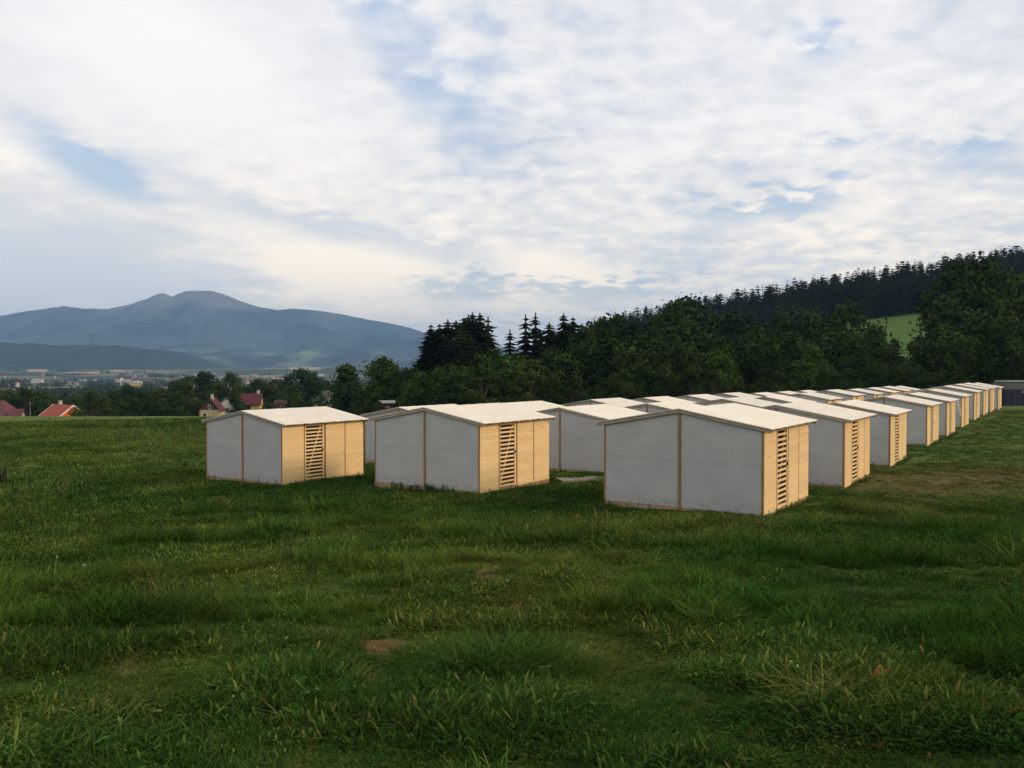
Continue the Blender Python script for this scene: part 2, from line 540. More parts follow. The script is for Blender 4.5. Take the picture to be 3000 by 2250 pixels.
def leaf_mat(name, dark, light, trans=0.25, objvar=0.42, scale=0.5):
    m, t, b, out = mat(name)
    tc = t.n('ShaderNodeTexCoord'); oi = t.n('ShaderNodeObjectInfo')
    geo = t.n('ShaderNodeNewGeometry')
    n = t.noise(geo.outputs['Position'], scale, 4, 0.6)
    c = t.mix(t.ramp(n, 0.3, 0.7), dark, light)
    c = t.mix(1.0, c, t.mix(geo.outputs['Random Per Island'], (0.84, 0.85, 0.84), (1.18, 1.16, 1.12)), 'MULTIPLY')
    c = t.mix(1.0, c, t.mix(oi.outputs['Random'], (1 - objvar, 1 - objvar * 0.7, 1 - objvar), (1 + objvar, 1 + objvar * 0.8, 1 + objvar * 0.4)), 'MULTIPLY')
    df = t.n('ShaderNodeBsdfDiffuse'); t.l(c, df.inputs[0])
    m.node_tree.nodes.remove(b)
    if trans <= 0:
        t.l(df.outputs[0], out.inputs[0])
        return m
    tr = t.n('ShaderNodeBsdfTranslucent')
    t.l(c, tr.inputs[0])
    ms = t.n('ShaderNodeMixShader'); ms.inputs[0].default_value = trans
    t.l(df.outputs[0], ms.inputs[1]); t.l(tr.outputs[0], ms.inputs[2]); t.l(ms.outputs[0], out.inputs[0])
    return m
M['leaf'] = leaf_mat('broad_leaves', (0.021, 0.037, 0.012), (0.043, 0.070, 0.020), 0)
M['leaf_light'] = leaf_mat('light_leaves', (0.030, 0.062, 0.014), (0.058, 0.098, 0.024), 0.15)
M['needle'] = leaf_mat('spruce_needles', (0.009, 0.015, 0.010), (0.016, 0.025, 0.014), 0)
M['bark'] = plain('bark', (0.07, 0.055, 0.04), 0.95, 0.3, 4)

# ------------------------------------------------------------------ ground sheet
MEADOW = np.array([0.058, 0.095, 0.024])
SOIL = np.array([0.130, 0.074, 0.037])
DRY = np.array([0.115, 0.072, 0.038])
# bare or worn places: (photo pixel, half size in pixels, strength, reddish)
SPOTS = [(640, 1463, 65, 9, 1.0, 1), (1430, 1690, 60, 22, 1.0, 1), (1130, 1892, 58, 26, 0.95, 1), (2440, 2065, 110, 45, 0.49, 0),
         (1830, 1955, 130, 40, 0.26, 0), (2420, 2190, 90, 40, 0.33, 0), (60, 2190, 60, 40, 0.7, 1), (380, 1960, 90, 25, 0.39, 0),
         (1490, 1770, 120, 30, 0.26, 0), (1770, 1735, 60, 18, 0.5, 1), (330, 2140, 110, 35, 0.33, 0), (950, 1880, 60, 50, 0.33, 0),
         (1060, 2010, 70, 40, 0.39, 0), (1700, 1920, 60, 22, 0.45, 1), (2180, 1720, 60, 25, 0.26, 0), (1290, 1462, 130, 14, 0.29, 0),
         (2760, 1418, 340, 44, 0.68, 2), (2640, 1447, 80, 3, 0.9, 3), (2900, 1395, 280, 30, 0.66, 2), (2560, 1480, 100, 12, 0.4, 2),
         (1000, 1440, 100, 10, 0.23, 0), (2150, 1540, 120, 9, 0.23, 0), (1560, 1480, 160, 8, 0.20, 0), (2050, 2080, 60, 25, 0.26, 0)]

def spot_mask(px, py, x, y):
    wob = (fbm(x * 3.6, y * 3.6, 51, 4) - 0.5)
    bare = np.zeros_like(px); red = np.zeros_like(px); dry = np.zeros_like(px)
    for sx, sy, wx, wy, s, kind in SPOTS:
        d = np.hypot((px - sx) / wx, (py - sy) / wy) + wob * 2.0
        mk = s * (1 - sstep(0.55, 1.25, d))
        if kind == 2: dry = np.maximum(dry, mk)
        elif kind == 3: dry = np.maximum(dry, mk); red = np.maximum(red, 0)
        else:
            bare = np.maximum(bare, mk)
            if kind == 1: red = np.maximum(red, mk)
    return bare, red, dry

def land_cover(x, y, z):
    px, py = to_px(x, y, z)
    r = np.hypot(x, y)
    n1 = fbm(x * 0.12, y * 0.12, 31, 4); n2 = fbm(x * 0.6, y * 0.6, 37, 3)
    c = MEADOW * (0.75 + 0.5 * n2)[:, None]
    yel = (sstep(0.45, 0.7, n1) * 0.6 + 0.55 * sstep(26, 60, r) * (x < 2))[:, None]
    c = c * (1 - yel) + np.array([0.110, 0.145, 0.040]) * yel
    bare, red, dry = spot_mask(px, py, x, y)
    soil = SOIL * (1 - 0.45 * (1 - np.clip(red / np.maximum(bare, 0.05), 0, 1)))[:, None]
    c = c * (1 - bare[:, None]) + soil * bare[:, None]
    c = c * (1 - dry[:, None]) + DRY * dry[:, None]
    c = c * np.where(r < 18, 0.75, 1.0)[:, None]       # ground made darker close to the camera, between the blades
    # wooded land round the meadow: leaf litter and undergrowth
    wood_ = sstep(-10, 8, y - (104 + 8 * sstep(-20, 40, x))) * sstep(-14, -4, x - 0.0 * y - (-8))
    hill = sstep(60, 180, x) * 0
    c = c * (1 - wood_[:, None] * 0.75) + np.array([0.03, 0.03, 0.016]) * wood_[:, None] * 0.75
    # valley: a patchwork of woods, meadows and crops, strips lying across the view
    v = sstep(330, 700, r) * (y > 0)
    cell = vnoise(np.floor(x / 170 + 0.9 * vnoise(y / 500, x / 900, 3)), np.floor(y / 330 + 0.6 * vnoise(x / 400, y / 800, 4)), 77)
    n3 = fbm(x / 300, y / 420, 81, 4)
    pal = np.where((cell < 0.33)[:, None], np.array([0.022, 0.034, 0.016]),
          np.where((cell < 0.68)[:, None], np.array([0.070, 0.100, 0.035]),
          np.where((cell < 0.86)[:, None], np.array([0.105, 0.115, 0.060]), np.array([0.21, 0.17, 0.095]))))
    wd = sstep(0.46, 0.54, n3)[:, None]
    pal = pal * (1 - wd) + np.array([0.02, 0.031, 0.015]) * wd
    tan = np.zeros_like(px)
    for a0, a1, b0, b1 in ((82, 138, 1078, 1089), (190, 288, 1089, 1094), (328, 369, 1082, 1088), (372, 440, 1085, 1088), (385, 445, 1079, 1083), (850, 940, 1073, 1084)):
        tan = np.maximum(tan, ((px > a0) & (px < a1) & (py > b0) & (py < b1)).astype(float))
    pal = pal * (1 - tan[:, None]) + np.array([0.34, 0.24, 0.15]) * tan[:, None]
    c = c * (1 - v[:, None]) + pal * v[:, None]
    # hill meadow: lighter grass
    hm = sstep(150, 200, y) * sstep(40, 90, x) * (r < 520)
    c = c * (1 - hm[:, None]) + np.array([0.072, 0.122, 0.030]) * hm[:, None]
    return c

def color_attr(me, cols):
    a = me.color_attributes.new('cover', 'FLOAT_COLOR', 'POINT')
    full = np.ones((len(cols), 4), np.float32); full[:, :3] = cols
    a.data.foreach_set('color', full.ravel())

def build_ground():
    ang = np.concatenate([np.radians(np.arange(-42, 42.01, 0.2)), np.radians(np.arange(46, 318, 4))])
    nr = 400
    rad = 0.6 * (17000 / 0.6) ** (np.arange(nr) / (nr - 1))
    A, R = np.meshgrid(ang, rad)
    x, y = (R * np.sin(A)).ravel(), (R * np.cos(A)).ravel()
    z = ground_z(x, y)
    na = len(ang)
    i, j = np.meshgrid(np.arange(nr - 1), np.arange(na), indexing='ij')
    j2 = (j + 1) % na
    f = np.stack([i * na + j, i * na + j2, (i + 1) * na + j2, (i + 1) * na + j], -1).reshape(-1, 4)[:, ::-1]
    v = np.stack([x, y, z + CZ], -1)
    v = np.vstack([v, [[0, 0, gz(0, 0.0)]]])
    cc = len(v) - 1
    me = mesh_np('ground', v, f, 4)
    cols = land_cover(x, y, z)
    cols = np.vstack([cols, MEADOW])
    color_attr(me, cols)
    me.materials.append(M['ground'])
    me.polygons.foreach_set('use_smooth', np.ones(len(me.polygons), bool))
    return struct(link('ground', me), 'sloping green meadow falling to a wide valley')
build_ground()

# ------------------------------------------------------------------ far mountain and the low hill before it
RIDGE = [(-1500, 960), (-900, 935), (-400, 930), (0, 926), (60, 915), (130, 905), (190, 897), (250, 905), (320, 905), (380, 893),
         (430, 876), (470, 859), (488, 862), (505, 870), (525, 861), (545, 853), (560, 852), (618, 852), (650, 860), (700, 880), (760, 900),
         (820, 909), (860, 904), (930, 910), (1000, 920), (1070, 935), (1130, 945), (1200, 960), (1245, 975), (1400, 1010),
         (1700, 1040), (2300, 1050), (3200, 1060), (4300, 1070)]

def build_mountain():
    Y0, YR, YB = 5200.0, 9500.0, 13500.0
    xs = np.linspace((-900 - 1500) / F_PX, (3600 - 1500) / F_PX, 900)       # tangent of the bearing
    ts = np.concatenate([np.linspace(0, 1, 150), 1 + np.linspace(0.02, 1, 24)])
    T, A = np.meshgrid(ts, xs, indexing='ij')
    Yd = np.where(T <= 1, Y0 + (YR - Y0) * T, YR + (YB - YR) * (T - 1))
    X = A * Yd
    rx = np.array([q[0] for q in RIDGE], float); ry = np.array([q[1] for q in RIDGE], float)
    pxr = 1500 + F_PX * A
    e = (1079.2 - np.interp(pxr, rx, ry)) / F_PX
    hr = e * YR
    spur = fbm(X / 620.0 + 0.6 * fbm(X / 1500, Yd / 1500, 5, 3), Yd / 2600.0, 61, 5, 0.55)
    prof = np.where(T <= 1, T ** (1.25 + 0.9 * spur), np.maximum(1 - (T - 1) ** 1.2, 0))
    mid_ = np.where(T <= 1, 4 * T * (1 - T), 0)
    z = hr * prof + mid_ * (spur - 0.5) * 520 + mid_ * (fbm(X / 170, Yd / 260, 71, 4) - 0.5) * 90
    z = z - 26 * (1 - np.clip(T, 0, 1)) + 0
    z = np.where(T <= 1, np.minimum(z, e * Yd - (1 - T) * 6), z)
    z = z + np.where((T > 0.97) & (T < 1.1), (fbm(X / 40, Yd / 40, 91, 3) - 0.5) * 12, 0)
    x, y, z = X.ravel(), Yd.ravel(), z.ravel()
    nt, nx = T.shape
    i, j = np.meshgrid(np.arange(nt - 1), np.arange(nx - 1), indexing='ij')
    f = np.stack([i * nx + j, i * nx + j + 1, (i + 1) * nx + j + 1, (i + 1) * nx + j], -1).reshape(-1, 4)
    me = mesh_np('mountain', np.stack([x, y, z + CZ], -1), f, 4)
    px, py = to_px(x, y, z)
    n = fbm(x / 260, y / 420, 101, 4)
    c = np.array([0.019, 0.028, 0.022]) * np.clip(0.1 + 1.8 * sstep(0.3, 0.7, n) , 0.1, 2)[:, None]  # forest tone with widened contrast, painted in to stand for shading of the ridges
    bald = sstep(560, 760, z + (n - 0.5) * 260)[:, None]
    c = c * (1 - bald) + np.array([0.12, 0.11, 0.085]) * bald
    low = sstep(0.60, 0.66, fbm(x / 330, y / 700, 111, 3)) * (1 - sstep(60, 190, z))
    c = c * (1 - low[:, None]) + np.array([0.085, 0.115, 0.05]) * low[:, None]
    wob = (fbm(x / 90, y / 200, 117, 3) - 0.5)
    for sx, sy, wx, wy, k in ((905, 1034, 42, 8, 1), (775, 1036, 38, 5, .8), (520, 1027, 40, 6, .6), (610, 1028, 45, 6, .7), (610, 1048, 30, 4, .7),
                              (20, 1008, 32, 7, 1.6), (520, 1063, 30, 4, .5), (420, 1030, 30, 4, .4), (330, 1017, 20, 3, .4), (285, 990, 25, 3, .3)):
        mk = (1 - sstep(0.7, 1.05, np.hypot((px - sx) / wx, (py - sy) / wy) + wob * 0.8))[:, None] * min(k, 1)
        c = c * (1 - mk) + np.array([0.125, 0.17, 0.065]) * max(k, 1) * mk
    color_attr(me, c)
    me.materials.append(M['far'])
    me.polygons.foreach_set('use_smooth', np.ones(len(me.polygons), bool))
    return struct(link('mountain', me), 'long blue mountain with a flat summit and a smaller peak')
build_mountain()

def build_low_hill():
    n = 160
    u, v = np.meshgrid(np.linspace(-1, 1, n), np.linspace(-1, 1, 80), indexing='ij')
    Y = 4650 + v * 620
    A = (190 - 1500 + u * 420) / F_PX
    X = A * 4650
    hgt = 142 * (1 - np.abs(u) ** 3.2) ** 0.8 * (1 - v * v) ** 0.9
    hgt = np.clip(hgt, 0, None) * (0.70 + 0.55 * fbm(X / 210, Y / 260, 131, 4))
    hgt = hgt + (fbm(X / 22, Y / 22, 133, 2) - 0.5) * 9 * (hgt > 8)
    z = ground_z(X.ravel(), Y.ravel()).reshape(X.shape) - 12 + hgt
    i, j = np.meshgrid(np.arange(n - 1), np.arange(79), indexing='ij')
    f = np.stack([i * 80 + j, (i + 1) * 80 + j, (i + 1) * 80 + j + 1, i * 80 + j + 1], -1).reshape(-1, 4)
    x, y, z = X.ravel(), Y.ravel(), z.ravel()
    me = mesh_np('low_hill', np.stack([x, y, z + CZ], -1), f, 4)
    k = fbm(x / 120, y / 160, 141, 4)
    c = np.array([0.017, 0.026, 0.017]) * (0.7 + 0.6 * k)[:, None]
    color_attr(me, c)
    me.materials.append(M['far'])
    me.polygons.foreach_set('use_smooth', np.ones(len(me.polygons), bool))
    return struct(link('low_hill', me), 'low dark wooded hill before the mountain')
build_low_hill()

# ------------------------------------------------------------------ trees
def quads_mesh(name, cen, nrm, size, up=None, asp=1.0, mat_=None):
    """square leaf clumps at cen facing nrm"""
    n = len(cen)
    nrm = nrm / (np.linalg.norm(nrm, axis=1, keepdims=True) + 1e-9)
    r = rng.normal(size=(n, 3))
    a = np.cross(nrm, r); a /= np.linalg.norm(a, axis=1, keepdims=True) + 1e-9
    b = np.cross(nrm, a)
    s = size[:, None] * 0.5
    k = rng.uniform(0.55, 1.25, (n, 4, 1))
    p = np.stack([cen - a * s * k[:, 0], cen - b * s * asp * k[:, 1] + nrm * s * 0.25, cen + a * s * k[:, 2], cen + b * s * asp * k[:, 3] + nrm * s * 0.2], 1)
    me = mesh_np(name, p.reshape(-1, 3), np.arange(4 * n).reshape(-1, 4), 4)
    if mat_: me.materials.append(mat_)
    return me

def broad_tree(name, seed, h=10.0, width=0.75, base=0.16, lobes=22, per=230, leaf=0.30, spread=1.0, matl='leaf', open_=0.0):
    """meshes of a leafy tree, height h: trunk with limbs, crown of leaf clumps"""
    r = np.random.default_rng(seed)
    cen, nr, sz = [], [], []
    rw = h * width / 2
    tr = MB()
    top = h * (base + 0.55)
    tr.tube([(0, 0, -0.8), (0.05 * r.normal(), 0.05, h * base), (0.15 * r.normal(), 0.15 * r.normal(), h * 0.5), (0.2 * r.normal(), 0.2 * r.normal(), top)],
            [h * 0.026, h * 0.020, h * 0.013, h * 0.004], 7)
    for i in range(lobes):
        t = (i + r.uniform(0, 1)) / lobes
        zz = h * (base + (1 - base) * (0.06 + 0.86 * t))
        env = rw * (math.sin(math.pi * min(1, (0.13 + 0.87 * t)) ** 0.9) ** 0.75) * spread
        a = r.uniform(0, 6.28) if i else 0
        d = env * r.uniform(0.25, 0.80) if t < 0.9 else env * r.uniform(0, 0.3)
        c = np.array([d * math.cos(a), d * math.sin(a), zz])
        lr = h * r.uniform(0.085, 0.155) * (0.8 + 0.5 * (1 - abs(t - 0.45)))
        lr = min(lr, (h - zz) * 0.9 + h * 0.03)
        tr.tube([(0, 0, max(h * base * 0.8, zz * 0.55)), tuple(c * np.array([0.5, 0.5, 0.9])), tuple(c)], [h * 0.009, h * 0.006, h * 0.002], 5)
        m = int(per * (lr / (h * 0.12)) ** 1.6)
        dr = r.normal(size=(m, 3)); dr /= np.linalg.norm(dr, axis=1, keepdims=True)
        rad = lr * (r.uniform(0.25, 1.0, m) ** 0.5) * (1 + 0.25 * r.normal(size=m) * 0.6)
        lump = 0.75 + 0.5 * np.sin(dr[:, 0] * 5 + i) * np.sin(dr[:, 1] * 5 + 2 * i) * np.sin(dr[:, 2] * 6 + 3)
        p = c + dr * (rad * lump)[:, None] * np.array([1.15, 1.15, 0.85])
        if open_:
            keep = r.uniform(size=m) > open_
            p, dr = p[keep], dr[keep]
        cen.append(p); nr.append(dr + 0.7 * r.normal(size=dr.shape) + np.array([0, 0, 0.35])); sz.append(leaf * r.uniform(0.6, 1.5, len(p)) * h / 10)
    cen = np.vstack(cen); nr = np.vstack(nr); sz = np.concatenate(sz)
    crown = quads_mesh(name + '_crown', cen, nr, sz, mat_=M[matl])
    return tr.mesh(name + '_trunk', M['bark']), crown

def spruce_np(seed, h=10.0, wid=0.26, whorls=30, spikes=9, bare=0.05, ragged=0.25, arms=0):
    """tiers of drooping, spiky skirts; with arms, single boughs reach out of the tiers"""
    r = np.random.default_rng(seed)
    V, T3 = [], []
    for w in range(whorls):
        t = min(max((w + r.uniform(-0.35, 0.35)) / whorls, 0), 1)
        z = h * (bare + (0.985 - bare) * t)
        ln = h * wid * (1 - t) ** 0.72 * r.uniform(1 - ragged, 1 + ragged * 0.5) + h * 0.016
        n = max(5, int(spikes * (0.5 + 0.5 * (1 - t))))
        o = len(V)
        V.append((0, 0, z + 0.10 * ln + h * 0.012))
        a0 = r.uniform(0, 6.28)
        for k in range(n):
            for half in (0, 1):
                a = a0 + 6.2832 * (k + half * 0.5 + r.uniform(-0.17, 0.17)) / n
                l = ln * (r.uniform(0.62, 1.12) if half == 0 else r.uniform(0.28, 0.5))
                dz = -l * r.uniform(0.30, 0.55) + (0.16 * l if half == 0 else -0.02 * l)
                V.append((l * math.cos(a), l * math.sin(a), z + dz))
        m = 2 * n
        for k in range(m):
            T3.append((o, o + 1 + k, o + 1 + (k + 1) % m))
        for k in range(arms if t < 0.93 else 0):
            a = r.uniform(0, 6.28); l = ln * r.uniform(0.85, 1.3); wd = l * r.uniform(0.07, 0.13) + h * 0.003
            dx, dy = math.cos(a), math.sin(a)
            zt = z - l * r.uniform(0.12, 0.35)
            o2 = len(V)
            V += [(dx * l * 0.25 - dy * wd, dy * l * 0.25 + dx * wd, z - 0.08 * l), (dx * l * 0.25 + dy * wd, dy * l * 0.25 - dx * wd, z - 0.08 * l),
                  (dx * l * 0.7 - dy * wd, dy * l * 0.7 + dx * wd, zt - 0.04 * l), (dx * l * 0.7 + dy * wd, dy * l * 0.7 - dx * wd, zt - 0.10 * l), (dx * l, dy * l, zt + 0.04 * l)]
            T3 += [(o2, o2 + 1, o2 + 3), (o2, o2 + 3, o2 + 2), (o2 + 2, o2 + 3, o2 + 4)]
    return np.array(V), np.array(T3)

def spruce_tree(name, seed, **kw):
    h = kw.get('h', 10.0)
    v, f = spruce_np(seed, **kw)
    crown = mesh_np(name + '_crown', v, f, 3)
    crown.materials.append(M['needle'])
    tr = MB().tube([(0, 0, -0.8), (0, 0, h * 0.5), (0, 0, h * 0.99)], [h * 0.02, h * 0.012, h * 0.003], 6)
    return tr.mesh(name + '_trunk', M['bark']), crown

PROTO = {
    'round': [broad_tree('round_tree', 11, width=0.85, lobes=24), broad_tree('round_tree', 12, width=0.95, lobes=26), broad_tree('round_tree', 13, width=0.78, lobes=22)],
    'tall': [broad_tree('tall_tree', 21, width=0.52, lobes=22), broad_tree('tall_tree', 22, width=0.58, lobes=24, base=0.1)],
    'airy': [broad_tree('airy_tree', 31, width=0.62, lobes=26, per=120, open_=0.25, base=0.2), broad_tree('airy_tree', 32, width=0.75, lobes=22, per=130, open_=0.2, base=0.25)],
    'bush': [broad_tree('bush', 41, h=10, width=1.25, base=0.0, lobes=26), broad_tree('bush', 42, h=10, width=1.45, base=0.0, lobes=28)],
    'light': [broad_tree('light_tree', 51, width=0.62, lobes=24, matl='leaf_light', base=0.08), broad_tree('light_tree', 52, width=0.8, lobes=24, matl='leaf_light', base=0.05)],
    'lbush': [broad_tree('light_bush', 61, width=1.3, base=0.0, lobes=26, matl='leaf_light')],
    'spruce': [spruce_tree('spruce', 71, wid=0.20, whorls=44, spikes=13, arms=7), spruce_tree('spruce', 72, wid=0.22, whorls=40, spikes=13, ragged=0.35, arms=8), spruce_tree('spruce', 73, wid=0.17, whorls=46, spikes=12, arms=6)],
    'thin': [spruce_tree('thin_spruce', 81, wid=0.17, whorls=26, spikes=9, arms=6, ragged=0.45), spruce_tree('thin_spruce', 82, wid=0.14, whorls=28, spikes=8, arms=6, ragged=0.4)],
}
_used = {}
KNAME = {'round': 'leafy_tree', 'tall': 'leafy_tree', 'airy': 'open_crowned_tree', 'bush': 'leafy_bush', 'light': 'light_green_tree',
         'lbush': 'light_green_bush', 'spruce': 'spruce_tree', 'thin': 'spruce_tree'}

def tree(kind, px, py, Y, label, group=None, wide=1.0, sink=0.0):
    """a tree whose top shows at photo pixel (px, py), standing on the ground at depth Y"""
    x, y, zt = at(px, py, Y)
    zg = gz(x, y) - 0.1 - sink
    h = max(zt - zg, 1.0)
    i = _used.get(kind, 0); _used[kind] = i + 1
    tm, cm = PROTO[kind][i % len(PROTO[kind])]
    root = bpy.data.objects.new(KNAME[kind], None)
    COL.objects.link(root)
    root.location = (x, y, zg)
    root.rotation_euler = (0, 0, i * 2.4 + Y * 0.7)
    s = h / 10.0
    root.scale = (s * wide, s * wide, s)
    link('trunk', tm, root); link('crown', cm, root)
    cat = {'spruce': 'spruce', 'thin': 'spruce', 'bush': 'bush', 'lbush': 'bush'}.get(kind, 'tree')
    return tag(root, label, cat, group)

def build_trees():
    g1 = 'dark spruces in the clump at the left end of the wood'
    la = 'dark spruce packed in the clump at the left end of the wood'
    for px, py, Y in ((1288, 946, 152), (1312, 932, 149), (1336, 934, 155), (1358, 928, 150), (1372, 918, 157), (1298, 975, 144), (1345, 965, 142), (1325, 955, 160), (1275, 968, 158), (1400, 960, 152), (1268, 985, 150), (1305, 955, 156), (1350, 942, 146), (1366, 945, 160), (1392, 935, 156), (1415, 950, 155), (1330, 985, 140), (1380, 985, 143)):
        tree('spruce', px, py, Y, la, g1, 2.0)
    tree('spruce', 1262, 948, 147, 'leftmost dark spruce, at the left edge of the wood against the mountain', wide=1.67)
    tree('spruce', 1384, 910, 152, 'tallest pointed spruce of the clump at the left end of the wood', wide=1.75)
    tree('spruce', 1406, 912, 149, 'second tallest spruce of the left clump, beside its highest top', wide=1.67)
    tree('thin', 1430, 924, 146, 'slender spruce standing free at the right side of the left clump', wide=2.00)
    tree('thin', 1494, 962, 150, 'small lone spruce between the left clump and the thin spruces', wide=1.83)
    tree('thin', 1540, 917, 152, 'thin ragged spruce with visible branch tiers, left of a pair', wide=1.65)
    tree('thin', 1569, 911, 155, 'thin ragged spruce with visible branch tiers, right of a pair', wide=1.65)
    tree('spruce', 1583, 962, 149, 'short spruce at the foot of the two thin ragged spruces', wide=1.67)
    tree('spruce', 1609, 940, 151, 'middle-sized spruce just right of the two thin ragged spruces', wide=1.67)
    tree('spruce', 1651, 914, 153, 'tall full spruce rising above the middle of the wood', wide=1.67)
    tree('spruce', 1679, 926, 155, 'full spruce leaning against the right of the tallest middle spruce', wide=1.67)
    tree('airy', 1712, 943, 150, 'wispy thin-leaved tree right of the middle spruces', wide=0.8)
    tree('airy', 1738, 932, 158, 'bare-topped slim tree beside the two round trees on the skyline', wide=0.6)
    tree('round', 1765, 922, 160, 'round-crowned tree on the skyline, left of two', wide=0.75)
    tree('round', 1808, 914, 158, 'round-crowned tree on the skyline, right of two', wide=0.72)
    tree('spruce', 1857, 925, 165, 'pointed tree right of the two round crowns on the skyline', wide=1.49)
    tree('spruce', 1893, 936, 168, 'small pointed tree where the wood meets the hill', wide=1.49)
    tree('tall', 1930, 925, 172, 'leafy tree left of the tall crown at the foot of the hill', wide=1.0)
    tree('round', 1968, 885, 190, 'broad tree below the tall ragged crown at the hill foot', wide=0.8)
    tree('airy', 1992, 868, 200, 'tall tree with a ragged crown where the hill forest begins', wide=0.95)
    tree('airy', 2030, 858, 205, 'highest ragged crown at the left end of the hill forest', wide=1.0)
    tree('round', 2060, 905, 200, 'rounded tree right of the highest ragged crown', wide=0.9)
    # middle storey
    tree('round', 2150, 908, 180, 'large round tree below the hill forest, leftmost of three', wide=1.0)
    tree('round', 2290, 905, 185, 'large round tree below the hill forest, middle of three', wide=0.85)
    tree('round', 2370, 898, 190, 'domed tree close right of the middle round tree', wide=0.8)
    tree('round', 2480, 874, 180, 'tall domed tree standing left of the green hill meadow', wide=0.7)
    tree('tall', 2535, 965, 165, 'dark tree below the left edge of the green hill meadow', wide=1.0)
    tree('tall', 2572, 985, 152, 'slim dark tree at the left rim of the green hill meadow', wide=0.9)
    tree('bush', 2620, 988, 150, 'dark bush closing the lower end of the green hill meadow', wide=0.7)
    tree('round', 2800, 758, 150, 'huge dark leafy tree towering at the right', wide=0.80)
    tree('round', 2880, 738, 158, 'highest part of the big trees at the right, touching the forest skyline', wide=0.75)
    tree('round', 2775, 865, 142, 'leafy tree forming the left flank of the big right-hand trees', wide=0.8)
    tree('round', 2985, 795, 145, 'big dark tree cut by the right edge of the picture', wide=0.8)
    tree('round', 2860, 900, 132, 'dark tree in front of the big right-hand trees', wide=0.9)
    tree('round', 2960, 950, 126, 'dark tree behind the navy container', wide=0.9)
    # front belt, right behind the huts
    r = random.Random(5)
    g2 = 'dark leafy trees in the belt behind the huts'
    lb = 'dark leafy tree in the unbroken belt behind the hut roofs'
    belt = [(1330, 1065, 130), (1405, 1035, 128), (1450, 1010, 134), (1510, 1028, 136), (1560, 1048, 126), (1610, 1015, 138), (1655, 1032, 128),
            (1700, 1005, 136), (1740, 985, 142), (1790, 980, 134), (1835, 1000, 128), (1880, 970, 140), (1925, 985, 132), (1970, 965, 145), (2010, 1000, 130),
            (2060, 970, 140), (2110, 985, 132), (2160, 990, 140), (2210, 965, 150), (2260, 985, 134), (2310, 970, 142), (2360, 1000, 130), (2410, 975, 140),
            (2450, 960, 148), (2490, 985, 132), (2535, 1040, 128), (2590, 1062, 124), (2660, 1055, 124), (2745, 985, 130), (2780, 960, 128), (2820, 990, 122), (2900, 1000, 120), (3010, 930, 118)]
    for px, py, Y in belt:
        tree(r.choice(['round', 'tall', 'round', 'tall', 'airy']), px, py, Y, lb, g2, r.uniform(0.9, 1.2))
    g3 = 'low bushes at the foot of the tree belt'
    lc = 'low dark bush at the foot of the trees behind the hut roofs'
    for k in range(26):
        px = 1300 + k * 66 + r.uniform(-20, 20)
        tree('bush', px, 1085 + r.uniform(-25, 20), 118 + r.uniform(-3, 4) + (3 if px > 2500 else 0), lc, g3, r.uniform(0.8, 1.1))
    # lighter bushes at the left end of the belt
    tree('light', 1238, 1083, 122, 'light green bushy tree at the left foot of the spruce clump', wide=1.3)
    tree('light', 1290, 1072, 120, 'yellowish green leafy tree in front of the spruce clump', wide=1.2)
    tree('light', 1480, 1035, 122, 'grey-green tree in front of the gap after the spruce clump', wide=1.1)
    tree('light', 1360, 1085, 118, 'soft green bushy tree before the middle of the spruce clump', wide=1.2)
    tree('light', 2105, 1015, 122, 'lighter tree among the dark belt below the left round tree', wide=1.0)
    tree('light', 2380, 1005, 122, 'lighter tree among the dark belt below the middle round tree', wide=1.0)
    # left: trees among the houses
    tree('light', 1120, 1036, 150, 'tall bright green tree left of the wood, before the mountain', wide=1.1)
    tree('light', 1152, 1062, 148, 'right shoulder tree of the tall bright green tree', wide=0.9)
    tree('airy', 1192, 1072, 146, 'loose-leaved tree between the bright tree and the spruce clump', wide=0.9)
    tree('airy', 1218, 1068, 140, 'thin young tree at the left foot of the spruces', wide=0.7)
    tree('tall', 1014, 1063, 165, 'slim dark tree standing alone left of the bright green tree', wide=1.2)
    tree('bush', 1060, 1130, 150, 'bush between the slim dark tree and the bright green tree', wide=0.6)
    tree('round', 882, 1076, 268, 'leafy tree behind the white gabled house', wide=1.1)
    tree('round', 918, 1088, 272, 'right half of the tree pair behind the white gabled house', wide=0.9)
    tree('round', 808, 1106, 250, 'dark tree right of the maroon-roofed house', wide=1.1)
    tree('airy', 845, 1123, 245, 'brownish bushy tree above the middle of the nearest left roof', wide=1.1)
    tree('round', 755, 1108, 262, 'tree peeping over the maroon roof', wide=1.0)
    tree('round', 672, 1088, 285, 'dark upright tree behind the house with the red dormer', wide=0.95)
    tree('tall', 690, 1145, 232, 'dark narrow tree between the two red-roofed houses', wide=1.0)
    tree('tall', 600, 1085, 295, 'dark brownish tree top left of the upright dark tree', wide=1.1)
    tree('round', 552, 1096, 240, 'broad dark tree left of the house with the red dormer', wide=1.1)
    tree('bush', 520, 1140, 180, 'dark bush left of the broad dark tree', wide=0.8)
    tree('round', 470, 1135, 190, 'dark tree in the hedge at the meadow edge, right of its middle', wide=1.2)
    tree('bush', 420, 1140, 185, 'lighter bush in the hedge at the meadow edge', wide=0.9)
    tree('round', 372, 1128, 230, 'tree top behind the hedge below the pale town block', wide=1.2)
    tree('bush', 330, 1140, 200, 'rounded bush in the hedge behind the orange house', wide=0.9)
    tree('bush', 270, 1138, 190, 'large dark bush close right of the orange house', wide=1.0)
    tree('round', 240, 1150, 230, 'small dark tree behind the ridge of the orange house', wide=1.0)
    tree('bush', 180, 1158, 235, 'dull bush behind the orange house roof', wide=0.9)
    tree('round', 120, 1140, 225, 'dark tree between the pole and the orange house', wide=1.2)
